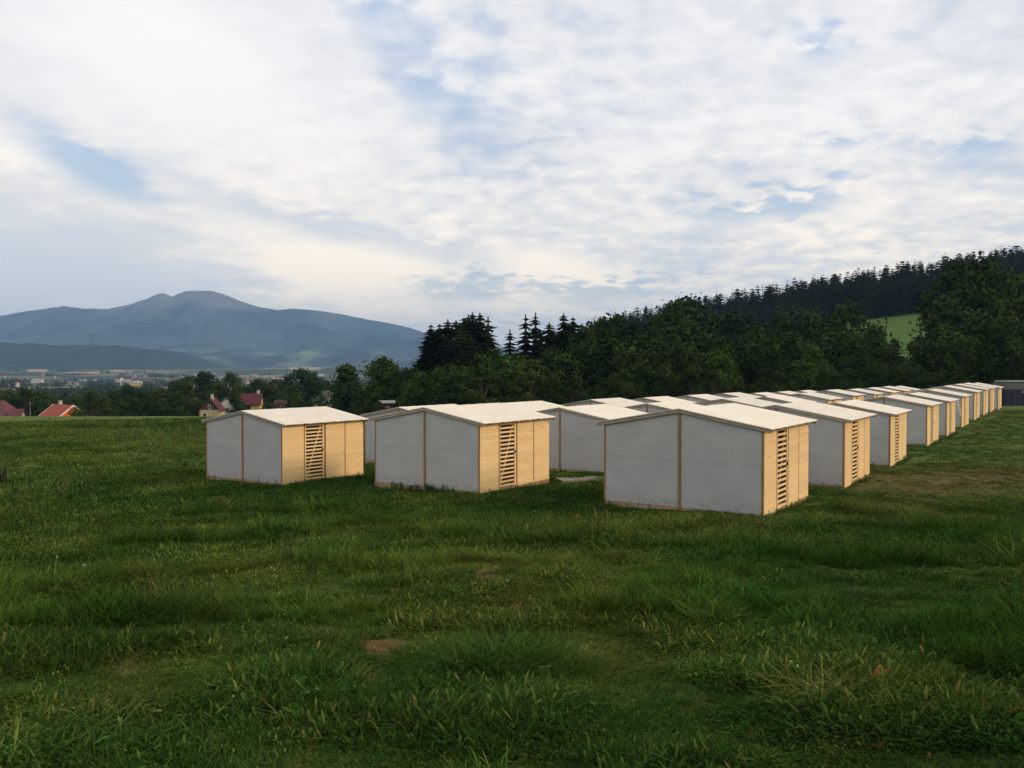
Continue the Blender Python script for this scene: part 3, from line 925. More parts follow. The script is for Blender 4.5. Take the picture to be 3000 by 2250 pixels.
    tree('round', 70, 1135, 220, 'dark tree behind the utility pole', wide=1.2)
    tree('round', 20, 1138, 230, 'dark tree above the maroon roof at the left edge', wide=1.3)
    tree('bush', 990, 1172, 158, 'bush before the white gabled house', wide=0.7)
    tree('airy', 938, 1140, 205, 'thin tree covering part of the white gable above the leftmost hut', wide=0.8)
    tree('bush', 780, 1172, 200, 'bush right of the yellow wall above the leftmost hut', wide=0.9)
    tree('bush', 870, 1160, 160, 'bush row piece behind the nearest left roof', wide=0.8)
    tree('bush', 1112, 1172, 126, 'low bush half covering the small red shed', wide=0.7)
    tree('bush', 1080, 1165, 140, 'dark bush beside the small red hut', wide=0.9)
    tree('lbush', 1215, 1120, 128, 'bright bush on the small clearing left of the wood', wide=0.7)
build_trees()

def build_hill_forest():
    V, Fs = [], []
    protos = [spruce_np(200 + i, h=10, wid=w, whorls=17, spikes=8, arms=2, ragged=0.4) for i, w in enumerate((0.15, 0.17, 0.13, 0.19))]
    off = 0
    r = np.random.default_rng(3)
    n = 0
    tries = 0
    while n < 2100 and tries < 20000:
        tries += 1
        y = r.uniform(390, 600)
        a = r.uniform(0.10, 0.86)
        x = a * y
        # forest edge above the hill meadow; at the left it reaches lower down
        edge = 425 + 18 * math.sin(x / 37.0)
        if 0.36 < a < 0.52: edge = 432 + 6 * math.sin(x / 20)
        if a < 0.36: edge = 400 - 0 * a
        if y < edge: continue
        if y > edge + 45 and y < 500 and r.uniform() < 0.7: continue
        h = r.uniform(14, 20) * (1.12 if r.uniform() < 0.06 else 1)
        z = gz(x, y)
        v, f = protos[r.integers(4)]
        c, s = math.cos(r.uniform(0, 6.28)), math.sin(r.uniform(0, 6.28))
        k = h / 10
        w = k * r.uniform(1.5, 2.2)
        q = np.stack([v[:, 0] * c - v[:, 1] * s, v[:, 0] * s + v[:, 1] * c, v[:, 2]], -1) * np.array([w, w, k]) + np.array([x, y, z - 0.5])
        V.append(q); Fs.append(f + off); off += len(v)
        n += 1
    me = mesh_np('hill_forest', np.vstack(V), np.vstack(Fs), 3)
    me.materials.append(M['needle'])
    o = link('hill_forest', me)
    tag(o, 'dark conifer forest covering the hill on the right', 'forest', kind='stuff')
build_hill_forest()

def build_valley_woods():
    r = np.random.default_rng(8)
    C, N, S = [], [], []
    def blob(x, y, rad, hgt, n, leaf):
        z = gz(x, y)
        d = r.normal(size=(n, 3)); d /= np.linalg.norm(d, axis=1, keepdims=True)
        d[:, 2] = np.abs(d[:, 2])
        C.append(np.array([x, y, z - 0.5]) + d * np.array([rad, rad, hgt]) * r.uniform(0.6, 1.05, (n, 1)))
        N.append(d + 0.5 * r.normal(size=d.shape)); S.append(leaf * r.uniform(0.7, 1.4, n))
    for k in range(620):
        Y = 300 * (3600 / 300) ** r.uniform(0, 1)
        a = r.uniform(-0.72, -0.02)
        x = a * Y
        if vnoise(np.array([x / 180]), np.array([Y / 260]), 5)[0] < 0.45: continue
        m = int(r.uniform(2, 6))
        for q in range(m):
            rad = r.uniform(5, 9)
            blob(x + q * rad * 1.3, Y + r.normal() * 5, rad, r.uniform(8, 14), 55 if Y > 900 else 110, 2.6 if Y > 900 else 1.7)
    me = quads_mesh('valley_woods', np.vstack(C), np.vstack(N), np.concatenate(S), mat_=M['leaf'])
    tag(link('valley_woods', me), 'dark woods and hedges scattered over the valley floor', 'woods', kind='stuff')
build_valley_woods()

# ------------------------------------------------------------------ huts
HT, EAVE_X, SL = 2.72, 2.505, 0.18          # ridge height, eave overhang line, roof slope
Y0, Y1 = -L / 2, L / 2
X1 = W / 2

def roof_sheet(side, seed, detail=True):
    r = np.random.default_rng(seed)
    ny, nx = (56, 10) if detail else (10, 2)
    ys = np.linspace(Y0 - 0.07, Y1 + 0.07, ny + 1)
    xs = np.linspace(0.0, EAVE_X, nx + 1)
    vs, fs = [], []
    ph = r.uniform(0, 6)
    for lay in (0, -0.022):
        for j, yy in enumerate(ys):
            for i, xx in enumerate(xs):
                q = i / nx
                lap = 0.009 * ((yy * 1.43 + 0.37) % 1.0) if detail else 0
                sc = lap + (0.005 * math.sin(yy * 17 + ph) + 0.003 * r.normal()) * (q ** 5) if detail else 0
                sag = 0.006 * math.sin(yy * 5 + ph) * math.sin(q * 3) if detail else 0
                e = (0.008 * math.sin(yy * 17 + 1 + ph)) * (q ** 5) if detail else 0
                vs.append((side * (xx + e), yy, HT - SL * xx + lay + sc + sag))
    n = (ny + 1) * (nx + 1)
    def I(l, j, i): return l * n + j * (nx + 1) + i
    for j in range(ny):
        for i in range(nx):
            fs.append((I(0, j, i), I(0, j, i + 1), I(0, j + 1, i + 1), I(0, j + 1, i)))
            fs.append((I(1, j, i), I(1, j + 1, i), I(1, j + 1, i + 1), I(1, j, i + 1)))
    for j in range(ny):
        for i in (0, nx): fs.append((I(0, j, i), I(0, j + 1, i), I(1, j + 1, i), I(1, j, i)))
    for i in range(nx):
        for j in (0, ny): fs.append((I(0, j, i), I(0, j, i + 1), I(1, j, i + 1), I(1, j, i)))
    mb = MB(); mb.add(vs, fs)
    return mb.mesh('roof_sheet', M['roof'])

def gable_poly(xa, xb, z0):
    top = lambda x: HT - 0.055 - SL * abs(x)
    return [(xa, z0), (xb, z0), (xb, top(xb)), (xa, top(xa))]

BP, BT = 0.108, 0.018                        # board pitch and thickness
def board_mesh(w, h=BP - 0.0035):
    return MB().box(0, BT, 0, w, 0, h).mesh('board', M['pine'], 0.0022)

HP = {}
def hut_meshes():
    q = HP
    def sheet(xa, xb, z0, z1=None):
        poly = gable_poly(xa, xb, z0)
        if z1: poly = [(xa, z0), (xb, z0), (xb, z1), (xa, z1)]
        return MB().prism(poly, 'y', -0.012, 0.012).mesh('gable_panel', M['panel'])
    q['gable'] = [sheet(-2.212, -0.037, 0.065, 1.3435), sheet(-2.212, -0.037, 1.3465), sheet(0.037, 2.198, 0.065, 1.3435), sheet(0.037, 2.198, 1.3465)]
    q['corner'] = MB().box(-0.031, 0.031, -0.04, 0.04, -0.25, 2.25).mesh('corner_post', M['pine_dark'], 0.003)
    q['centre'] = MB().box(-0.036, 0.036, -0.035, 0.035, -0.25, HT - 0.075).mesh('centre_post', M['pine_dark'], 0.003)
    q['divider'] = MB().box(-0.03, 0.0, -0.022, 0.022, -0.10, 2.26).mesh('divider_post', M['pine_dark'], 0.003)
    q['sill_side'] = MB().box(-0.07, 0.0, Y0 + 0.03, Y1 - 0.03, -0.22, 0.085).mesh('sill_beam', M['timber'], 0.004)
    q['sill_front'] = MB().box(-X1 + 0.06, X1 - 0.08, -0.035, 0.03, -0.22, 0.055).mesh('sill_beam', M['timber'], 0.004)
    q['floor'] = MB().box(-X1 + 0.08, X1 - 0.09, Y0 + 0.06, Y1 - 0.06, 0.09, 0.115).mesh('floor_sheet', M['pine'])
    q['board'] = board_mesh(1.03)
    q['board_n'] = board_mesh(1.0)
    q['panel_a'] = joined_boards(1.03, 21, -0.02)
    q['panel_b'] = joined_boards(1.0, 20, 0.09)
    q['bottom_rail'] = MB().box(-0.02, 0.006, -0.02, 1.04, 0.035, 0.085).mesh('bottom_rail', M['pine'], 0.003)
    q['stile'] = MB().box(0, 0.03, -0.028, 0.028, 0.06, 2.20).mesh('door_stile', M['pine_v'], 0.003)
    q['stile_w'] = MB().box(0, 0.03, -0.05, 0.05, 0.06, 2.20).mesh('door_stile', M['pine_v'], 0.003)
    q['slat'] = MB().box(0, 0.022, 0, 0.80, 0, 0.064).mesh('slat', M['pine'], 0.002)
    q['brace'] = MB().bar((0, 0.06, 0.20), (0, 0.76, 2.12), 0.05, 0.02, (1, 0, 0)).mesh('brace', M['pine_v'])
    q['latch'] = MB().box(0.0, 0.03, -0.012, 0.012, 0, 0.10).box(0.012, 0.035, -0.05, 0.012, 0.04, 0.06).mesh('latch', M['iron'])
    q['roof_r'] = roof_sheet(1, 1); q['roof_l'] = roof_sheet(-1, 2)
    q['sroof_r'] = roof_sheet(1, 3, False); q['sroof_l'] = roof_sheet(-1, 4, False)
    def barge(side):
        z0, z1 = HT - 0.075, HT - 0.075 - SL * (EAVE_X - 0.02)
        return MB().bar((side * 0.004, 0, z0), (side * (EAVE_X - 0.02), 0, z1), 0.026, 0.085).mesh('barge_board', M['barge'], 0.003)
    q['barge_r'] = barge(1); q['barge_l'] = barge(-1)
    def rafters(side):
        mb = MB()
        for k in range(12):
            yy = Y0 + 0.12 + k * (L - 0.24) / 11
            za = HT - 0.052
            mb.bar((side * 0.02, yy, za - SL * 0.02 - 0.012), (side * (EAVE_X - 0.13), yy, za - SL * (EAVE_X - 0.13) - 0.012), 0.045, 0.04)
        return mb.mesh('rafters', M['pine'])
    q['raft_r'] = rafters(1); q['raft_l'] = rafters(-1)
    q['plate'] = MB().box(-0.05, 0.0, Y0 + 0.04, Y1 - 0.04, 2.20, 2.262).mesh('wall_plate', M['pine'])

def joined_boards(w, n, z0):
    mb = MB()
    r = random.Random(n)
    for k in range(n):
        e = r.uniform(0, 0.003)
        z = z0 + k * BP
        mb.box(e, BT + e, 0, w, z, min(z + BP - 0.0035, 2.255))
    return mb.mesh('side_panel', M['pine'])

hut_meshes()
SIDE_Y = [(-2.11, 1.03), (-1.035, 0.98), (0.035, 1.0), (1.09, 1.02)]

def build_hut(key, label, group, level):
    """level 2: every board and slat an object; 1: slats objects; 0: far hut"""
    fx, fy, fz, yaw = HUTS[key]
    a = math.radians(yaw)
    ux, uy, vx, vy = math.cos(a), math.sin(a), -math.sin(a), math.cos(a)
    cx, cy_ = fx - ux * X1 + vx * L / 2, fy - uy * X1 + vy * L / 2
    root = bpy.data.objects.new('wooden_hut', None)
    COL.objects.link(root)
    root.location = (cx, cy_, fz + CZ)
    root.rotation_euler = (0, 0, a)
    tag(root, label, 'hut', group)
    q = HP
    p = lambda n, m, loc=(0, 0, 0), par=root, rz=0.0: link(n, m, par, loc, rz)
    for yy in (Y0 + 0.012, Y1 - 0.012):
        s = -1 if yy < 0 else 1
        for i, gm in enumerate(q['gable']): p('gable_panel', gm, (0, yy + s * 0.0, 0))
        p('centre_post', q['centre'], (0, yy - s * 0.0 + s * 0.012, 0))
        p('sill_beam', q['sill_front'], (0, yy - s * 0.03, 0))
    for sx in (-1, 1):
        for sy in (-1, 1):
            p('corner_post', q['corner'], (sx * (X1 - 0.044), sy * (L / 2 - 0.034), 0))
        p('wall_plate', q['plate'], (X1 - 0.025 if sx > 0 else -X1 + 0.075, 0, 0))
        p('sill_beam', q['sill_side'], (X1 - 0.03 if sx > 0 else -X1 + 0.10, 0, 0))
    p('floor_sheet', q['floor'])
    # the side away from the door: four plain board panels
    for k in range(4):
        p('side_panel', q['panel_b'], (-X1 - 0.004, Y0 + 0.02 + k * 1.055, 0))
    # door side
    bx = X1 - 0.013
    for k in (0, 2, 3):
        y0, w = SIDE_Y[k]
        first = k == 0
        if level == 2:
            mb = 'board' if first else 'board_n'
            z0, n = (-0.02, 21) if first else (0.09, 20)
            pan = p('side_panel', q['frame'] if 'frame' in q else back_frame(), (bx - 0.021, y0, 0))
            r = random.Random(k * 31 + hash(key) % 7)
            for i in range(n):
                z = z0 + i * BP
                if z + BP > 2.262: break
                b = p('board', q[mb], (0.021 + r.uniform(0, 0.003), 0, z), pan)
        else:
            p('side_panel', q['panel_a' if first else 'panel_b'], (bx, y0, 0))
        if not first and level:
            p('bottom_rail', q['bottom_rail'], (bx, y0, 0))
    for yy in (-1.057, -0.012, 1.06):
        p('divider_post', q['divider'], (bx + 0.004, yy, 0))
    # slatted door
    door = bpy.data.objects.new('door', None if level else far_door())
    COL.objects.link(door); door.parent = root
    door.location = (bx - 0.008, -1.03, 0)
    if level:
        link('door_stile', q['stile'], door, (0, 0.03, 0)); link('door_stile', q['stile_w'], door, (0, 0.93, 0))
        link('brace', q['brace'], door, (-0.012, 0.06, 0))
        for i in range(16):
            z = 0.085 + i * 0.1365
            if z > 2.15: break
            link('slat', q['slat'], door, (0.002, 0.06, z))
        link('latch', q['latch'], door, (0.03, 0.905, 1.15))
    # roof
    d = '' if level else 's'
    p('roof_sheet', q[d + 'roof_r']); p('roof_sheet', q[d + 'roof_l'])
    for yy in (Y0 - 0.045, Y1 + 0.045):
        p('barge_board', q['barge_r'], (0, yy, 0)); p('barge_board', q['barge_l'], (0, yy, 0))
    if level:
        p('rafters', q['raft_r']); p('rafters', q['raft_l'])
    return root

def back_frame():
    if 'frame' not in HP:
        mb = MB().box(-0.012, 0.018, 0.0, 0.045, 0.06, 2.24).box(-0.012, 0.018, 0.95, 0.995, 0.06, 2.24).box(-0.006, 0.016, 0.045, 0.95, 0.06, 2.24)
        HP['frame'] = mb.mesh('panel_frame', M['timber'])
    return HP['frame']

def far_door():
    if 'far_door' not in HP:
        mb = MB().box(0, 0.03, 0.002, 0.058, 0.06, 2.2).box(0, 0.03, 0.88, 0.98, 0.06, 2.2)
        for i in range(16):
            z = 0.085 + i * 0.1365
            mb.box(0.002, 0.024, 0.058, 0.88, z, z + 0.064)
        mb.bar((-0.012, 0.12, 0.2), (-0.012, 0.82, 2.12), 0.05, 0.02, (1, 0, 0))
        HP['far_door'] = mb.mesh('door', M['pine'])
    return HP['far_door']

ORD = ['', 'first', 'second', 'third', 'fourth', 'fifth', 'sixth', 'seventh', 'eighth', 'ninth', 'tenth', 'eleventh']
SPECIAL = {
    'R1': 'nearest and largest hut, grey gable and slatted door, at the front of the right row',
    'M1': 'hut in the middle front, with slatted door and weeds before its gable',
    'L1': 'leftmost hut, standing free with a full view of its boarded side and slatted door',
    'R10': 'last hut at the far end of the right row, beside the navy container',
    'R5': 'fifth hut of the right row, white plastic strip hanging at its far corner',
    'M2': 'second hut of the middle row, grey gable above a lying pallet'}
ROWN = {'L': 'left', 'M': 'middle', 'R': 'right'}
for k in HUTS:
    n = int(k[1:])
    lab = SPECIAL.get(k) or ('cream-roofed hut, %s from the camera in the %s row of huts' % (ORD[n], ROWN[k[0]]))
    lvl = 2 if k in ('R1', 'M1', 'L1') else (1 if n <= 4 or (k[0] == 'R' and n <= 7) else 0)
    build_hut(k, lab, 'wooden huts standing in three rows on the meadow', lvl)

# ------------------------------------------------------------------ things beside the huts
M['pallet'] = wood('grey_pallet_wood', (0.25, 0.225, 0.18), 'x', contrast=0.35)
def build_pallet(px, py, Y, rz, label, n=5, w=1.2, d=0.8):
    x, y, _ = at(px, py, Y)
    root = bpy.data.objects.new('pallet', None); COL.objects.link(root)
    root.location = (x, y, gz(x, y)); root.rotation_euler = (0, 0.03, rz)
    for k in range(3):
        link('bearer', MB().box(-w / 2, w / 2, -0.05, 0.05, 0.0, 0.10).mesh('bearer', M['pallet']), root, (0, -d / 2 + 0.05 + k * (d / 2 - 0.05), 0))
    bw = w / n
    me = MB().box(-bw / 2 + 0.012, bw / 2 - 0.012, -d / 2, d / 2, 0.10, 0.125).mesh('deck_board', M['pallet'], 0.002)
    for k in range(n):
        link('deck_board', me, root, (-w / 2 + bw * (k + 0.5), 0, 0))
    return tag(root, label, 'pallet', 'pallets lying between the huts')
build_pallet(1678, 1408, 31.0, 0.25, 'grey wooden pallet lying in the grass behind the middle front hut', 6, 1.1, 0.9)
build_pallet(1748, 1405, 31.4, -0.55, 'second grey pallet, tilted against the first, at the left of the nearest hut', 5, 1.1, 1.0)

M['plastic'] = plain('white_plastic', (0.75, 0.72, 0.70), 0.35, 0.1)
def build_plastic():
    x, y, z = at(2795, 1172, 57.2)
    r = random.Random(2)
    vs, fs = [], []
    for i in range(9):
        t = i / 8
        wd = 0.16 - 0.05 * math.sin(t * 9)
        ox = 0.22 * t ** 1.5
        for k in range(4):
            vs.append((ox + (k / 3 - 0.5) * wd, 0.05 * math.sin(k * 2.1 + i), -1.05 * t + r.uniform(-0.02, 0.02)))
        if i:
            o = len(vs) - 8
            fs += [(o + k, o + k + 1, o + k + 5, o + k + 4) for k in range(3)]
    me = MB().add(vs, fs).mesh('plastic_strip', M['plastic'])
    o = link('plastic_strip', me, None, (x, y - 0.5, z))
    sm = o.modifiers.new('thickness', 'SOLIDIFY'); sm.thickness = 0.006
    tag(o, 'white plastic strip dangling from the roof corner of a right row hut', 'plastic sheet')
build_plastic()

M['navy'] = plain('navy_paint', (0.012, 0.016, 0.035), 0.55, 0.2, 2)
M['greypaint'] = plain('grey_band_paint', (0.10, 0.105, 0.10), 0.6, 0.15, 2)
M['rim'] = plain('pale_roof_rim', (0.30, 0.30, 0.285), 0.6, 0.1)
def build_container():
    x, y, zb = at(2941, 1193, 103.0)
    _, _, zt = at(2941, 1114, 103.0)
    H = zt - zb
    root = bpy.data.objects.new('container', None); COL.objects.link(root)
    root.location = (x, y, zb - 0.05); root.rotation_euler = (0, 0, 0.06)
    link('body', MB().box(0, 6.0, 0, 2.4, 0, H * 0.66).mesh('body', M['navy'], 0.02), root)
    link('upper_band', MB().box(0.0, 6.0, -0.012, 2.38, H * 0.66 + 0.02, H * 0.92).mesh('upper_band', M['greypaint'], 0.02), root)
    link('roof_rim', MB().box(0.35, 6.1, -0.06, 2.45, H * 0.945, H).mesh('roof_rim', M['rim'], 0.01), root)
    link('roof_core', MB().box(0.2, 5.9, 0.1, 2.3, H * 0.92, H * 0.945).mesh('roof_core', M['navy']), root)
    for k in range(8):
        link('rib', MB().box(-0.03, 0.03, -0.03, 0.0, 0.06, H * 0.64).mesh('rib', M['navy']), root, (0.3 + k * 0.75, 0, 0))
    link('marker_lamp', MB().box(-0.12, 0.12, -0.05, 0, -0.08, 0.08).mesh('marker_lamp', M['rim']), root, (2.35, 0, H * 0.58))
    tag(root, 'navy blue container with grey top band at the right edge', 'container')
build_container()

# ------------------------------------------------------------------ houses
def hm(name, col, rough=0.85, var=0.12, sc=1.5): 
    if name not in M: M[name] = plain(name, col, rough, var, sc)
    return M[name]
hm('orange_plaster', (0.78, 0.16, 0.03)); hm('red_tile', (0.34, 0.070, 0.040)); hm('maroon_tile', (0.088, 0.024, 0.026)); hm('cream_plaster', (0.42, 0.35, 0.21))
hm('white_plaster', (0.52, 0.50, 0.45)); hm('yellow_plaster', (0.50, 0.38, 0.16)); hm('brown_cladding', (0.07, 0.04, 0.025)); hm('grey_plaster', (0.33, 0.32, 0.29))
hm('dark_slate', (0.05, 0.045, 0.045)); hm('white_paint', (0.75, 0.75, 0.73)); hm('window_glass', (0.03, 0.035, 0.04), 0.15); hm('bright_red_tile', (0.15, 0.025, 0.028)); hm('grey_tile', (0.14, 0.12, 0.115))
hm('rusty_planks', (0.22, 0.09, 0.04)); hm('maroon_grey', (0.115, 0.042, 0.046)); hm('pole_wood', (0.11, 0.10, 0.09))

def house(name, label, px, py_ridge, Y, ln, wd, eave, ridge, rz, wall, roof, gable=None, windows=(), chimney=None, hip=0.0, verge=None, cat='house', group=None):
    """gabled house, ridge along local x; (px, py_ridge) is where the middle of the ridge shows. windows: (face, along, z, w, h)"""
    x, y, zr = at(px, py_ridge, Y)
    root = bpy.data.objects.new(name, None); COL.objects.link(root)
    root.location = (x, y, zr - ridge); root.rotation_euler = (0, 0, rz)
    hl, hw = ln / 2, wd / 2
    low = -6.0
    link('wall', MB().box(-hl, hl, -hw, hw, low, eave).mesh('wall', M[wall]), root)
    if not hip:
        for s in (-1, 1):
            me = MB().prism([(-hw, eave), (hw, eave), (0, ridge - 0.05)], 'x', s * hl - (0.15 if s > 0 else 0), s * hl + (0.15 if s < 0 else 0)).mesh('gable_wall', M[gable or wall])
            link('gable_wall', me, root)
    sl = (ridge - eave) / hw
    ov, th = 0.4, 0.16
    rl = hl + 0.3
    for s in (-1, 1):
        if hip:
            vs = [(-rl, s * (hw + ov), eave - ov * sl), (rl, s * (hw + ov), eave - ov * sl), (hl - hip, 0, ridge), (-hl + hip, 0, ridge)]
            vs += [(a, b, c - th) for a, b, c in vs]
            me = MB().add(vs, [(0, 1, 2, 3), (7, 6, 5, 4), (0, 4, 5, 1), (1, 5, 6, 2), (2, 6, 7, 3), (3, 7, 4, 0)]).mesh('roof_slope', M[roof])
        else:
            poly = [(s * (hw + ov), eave - ov * sl), (0, ridge), (0, ridge + th), (s * (hw + ov), eave - ov * sl + th)]
            me = MB().prism(poly, 'x', -rl, rl).mesh('roof_slope', M[roof])
        link('roof_slope', me, root)
        if hip:
            vs = [(s * rl, -hw - ov, eave - ov * sl), (s * rl, hw + ov, eave - ov * sl), (s * (hl - hip), 0, ridge)]
            vs += [(a, b, c - th) for a, b, c in vs]
            me = MB().add(vs, [(0, 1, 2), (5, 4, 3), (0, 3, 4, 1), (1, 4, 5, 2), (2, 5, 3, 0)]).mesh('hip_slope', M[roof])
            link('hip_slope', me, root)
    if verge:
        for sx in (-1, 1):
            for s in (-1, 1):
                me = MB().bar((sx * (rl + 0.03), 0, ridge + 0.07), (sx * (rl + 0.03), s * (hw + ov), eave - ov * sl + 0.07), 0.06, 0.28).mesh('verge_board', M[verge])
                link('verge_board', me, root)
    if chimney:
        c = link('chimney', MB().box(-0.35, 0.35, -0.3, 0.3, ridge - 0.8, ridge + 0.9).mesh('chimney', M['white_plaster']), root, (chimney, 0.2, 0))
        link('chimney_cap', MB().box(-0.45, 0.45, -0.4, 0.4, ridge + 0.95, ridge + 1.05).mesh('chimney_cap', M['rim']), c)
    for face, al, z, w, h in windows:
        fr = MB(); gl = MB()
        if face == 'f':
            fr.box(-w / 2 - .09, w / 2 + .09, -0.06, 0.02, -h / 2 - .09, h / 2 + .09); gl.box(-w / 2, w / 2, -0.075, -0.062, -h / 2, h / 2); loc = (al, -hw, z)
        else:
            s = 1 if face == 'r' else -1
            fr.box(min(-0.02 * s, 0.06 * s), max(-0.02 * s, 0.06 * s), -w / 2 - .09, w / 2 + .09, -h / 2 - .09, h / 2 + .09)
            gl.box(min(0.062 * s, 0.075 * s), max(0.062 * s, 0.075 * s), -w / 2, w / 2, -h / 2, h / 2); loc = (s * hl, al, z)
        wi = link('window', fr.mesh('window', M['white_paint']), root, loc)
        link('pane', gl.mesh('pane', M['window_glass']), wi)
    return tag(root, label, cat, group)

h1 = house('orange_house', 'orange-walled house with dark red roof at the left meadow edge', 186, 1187, 200, 8.6, 6.2, 3.4, 5.8, -0.62, 'orange_plaster', 'red_tile',
           windows=(('r', 0.0, 3.9, 0.8, 0.8), ('f', -1.5, 2.0, 1.0, 1.1), ('f', 1.5, 2.0, 1.0, 1.1)), chimney=-1.9, verge='white_paint')
link('side_bay', MB().box(-0.75, 0.75, -0.8, 0.8, -6, 4.6).mesh('side_bay', M['orange_plaster']), h1, (-5.6, 0.6, 0))
link('bay_roof', MB().prism([(-1.0, 4.62), (1.0, 4.62), (0, 5.9)], 'y', -1.0, 1.0).mesh('bay_roof', M['brown_cladding']), h1, (-5.6, 0.6, 0))
house('roofed_barn', 'large house with grey-maroon hipped roof cut by the left picture edge', -40, 1173, 180, 11.6, 8.6, 3.0, 6.3, 0.05, 'grey_plaster', 'maroon_grey', hip=2.2, windows=(('f', 3.5, 1.2, 0.9, 1.0),))
house('garden_shed', 'small red-roofed outbuilding beside the hipped roof at the left edge', 50, 1200, 178, 2.2, 2.0, 1.2, 2.4, 0.1, 'grey_plaster', 'maroon_grey', cat='shed', windows=(('f', 0.0, 0.3, 0.4, 0.4),))
house('dormered_cottage', 'cottage with red roof, dark wooden gable and cream ground floor left of the huts', 622, 1166, 225, 6.5, 5.0, 2.6, 5.6, -1.45, 'cream_plaster', 'maroon_tile', 'brown_cladding',
      windows=(('r', 0.0, 3.4, 0.55, 0.9), ('r', -1.2, 1.2, 0.8, 1.0)), chimney=1.2)
house('white_house', 'white gabled house half hidden behind the cottage with the dark gable', 664, 1166, 262, 6.0, 5.2, 2.8, 5.0, -1.2, 'white_plaster', 'dark_slate', windows=(('r', 0.0, 1.5, 0.8, 1.0),))
hy = house('yellow_house', 'house with maroon roof and yellow wall behind the leftmost hut', 733, 1154, 238, 6.2, 5.2, 2.5, 5.2, 0.12, 'yellow_plaster', 'maroon_tile',
      windows=(('f', -1.6, 1.4, 0.9, 1.1), ('f', 0.2, 1.4, 0.9, 1.1), ('r', 1.3, 1.3, 0.7, 1.0)), chimney=2.2)
link('timber_cladding', MB().box(-3.1, -0.2, -2.66, -2.605, -6, 2.2).mesh('timber_cladding', M['brown_cladding']), hy)
house('white_gabled_house', 'white gable of a house glimpsed through trees above the leftmost hut', 956, 1147, 255, 7.5, 6.4, 2.2, 4.6, -1.62, 'white_plaster', 'dark_slate', windows=(('r', -1.2, 1.6, 0.8, 1.0), ('r', 1.2, 1.6, 0.8, 1.0)))
house('red_shed', 'small red shed with pale roof among bushes behind the second left hut', 1134, 1176, 132, 1.9, 1.6, 1.85, 2.05, 0.2, 'bright_red_tile', 'rim', cat='shed', windows=(('f', 0.0, 1.0, 0.4, 0.4),))
house('brown_shed', 'rusty brown timber shed seen over the leftmost hut roof', 822, 1174, 168, 1.9, 1.6, 1.7, 2.2, 0.3, 'rusty_planks', 'brown_cladding', cat='shed', windows=(('f', 0.3, 0.9, 0.5, 0.5),))

def build_pole():
    x, y, zt = at(88, 1176, 150)
    zg = gz(x, y)
    me = MB().tube([(0, 0, -0.5), (0, 0, zt - zg)], [0.13, 0.09], 8).mesh('utility_pole', M['pole_wood'])
    root = link('utility_pole', me, None, (x, y, zg))
    link('crossarm', MB().box(-0.6, 0.6, -0.05, 0.05, zt - zg - 0.5, zt - zg - 0.4).mesh('crossarm', M['pole_wood']), root)
    tag(root, 'thin wooden utility pole left of the orange house', 'pole')
build_pole()

# ------------------------------------------------------------------ town in the valley
def town():
    r = random.Random(12)
    walls = ['white_plaster', 'grey_plaster', 'grey_plaster', 'cream_plaster']
    roofs = ['maroon_tile', 'grey_tile', 'dark_slate', 'grey_tile', 'grey_tile']
    def b(x, y, ln, wd, ev, rg, rz, wl, rf, label, group, name='town_house'):
        z = gz(x, y)
        hl, hw = ln / 2, wd / 2
        root = bpy.data.objects.new(name, None); COL.objects.link(root)
        root.location = (x, y, z); root.rotation_euler = (0, 0, rz)
        link('wall', MB().prism([(-hw, -2), (hw, -2), (hw, ev), (0, rg - 0.2), (-hw, ev)], 'x', -hl, hl).mesh('wall', M[wl]), root)
        mb = MB()
        for s in (-1, 1):
            mb.prism([(s * (hw + .6), ev - .2), (0, rg), (0, rg + .3), (s * (hw + .6), ev + .1)], 'x', -hl - .5, hl + .5)
        link('roof', mb.mesh('roof', M[rf]), root)
        return tag(root, label, 'house', group)
    g = 'tiny houses of the town on the valley floor'
    for k in range(46):
        Y = r.uniform(900, 3300)
        px = r.uniform(-40, 1230) if k % 3 else r.uniform(480, 760)
        x, y, _ = at(px, 1100, Y)
        b(x, y, r.uniform(10, 22), r.uniform(8, 11), r.uniform(4, 6), r.uniform(7, 9), r.uniform(-0.4, 0.4), r.choice(walls), r.choice(roofs),
          'tiny pale house scattered in the far valley town', g)
    gp = 'pale apartment blocks in the valley'
    for i, (px, Y, ln, ev, wl, lab) in enumerate(((348, 1500, 10, 15, 'white_plaster', 'leftmost tall white block of the pale group in the valley'),
                                   (374, 1520, 18, 14, 'white_plaster', 'middle white block of the pale group in the valley'),
                                   (396, 1450, 9, 12, 'cream_plaster', 'narrow cream block right of the white blocks in the valley'),
                                   (403, 1350, 13, 9.5, 'yellow_plaster', 'pale yellow block in front of the white blocks in the valley'))):
        x, y, _ = at(px, 1110, Y)
        b(x, y, ln, 12, ev, ev + 2.5, 0.1 * i, wl, 'maroon_tile' if i < 3 else 'rim', lab, gp, 'apartment_block')
    gl = 'long pale halls in the valley'
    for i, (px, Y, ln, lab) in enumerate(((655, 2300, 60, 'long pale hall roof left of the dark tree row in the valley'), (830, 2100, 80, 'long pale hall at the middle of the valley floor'),
                                   (920, 3000, 70, 'far pale hall below the green mountain clearing'), (40, 1500, 16, 'white block with red roof at the left end of the valley'),
                                   (110, 1900, 22, 'white hall above the hipped roof at the left edge'), (625, 1700, 14, 'square white block left of the long hall in the valley'))):
        x, y, _ = at(px, 1110, Y)
        b(x, y, ln, 14, 6, 8, 0.05 * i, 'white_plaster', 'rim' if i != 3 else 'red_tile', lab, gl, 'valley_hall')
town()

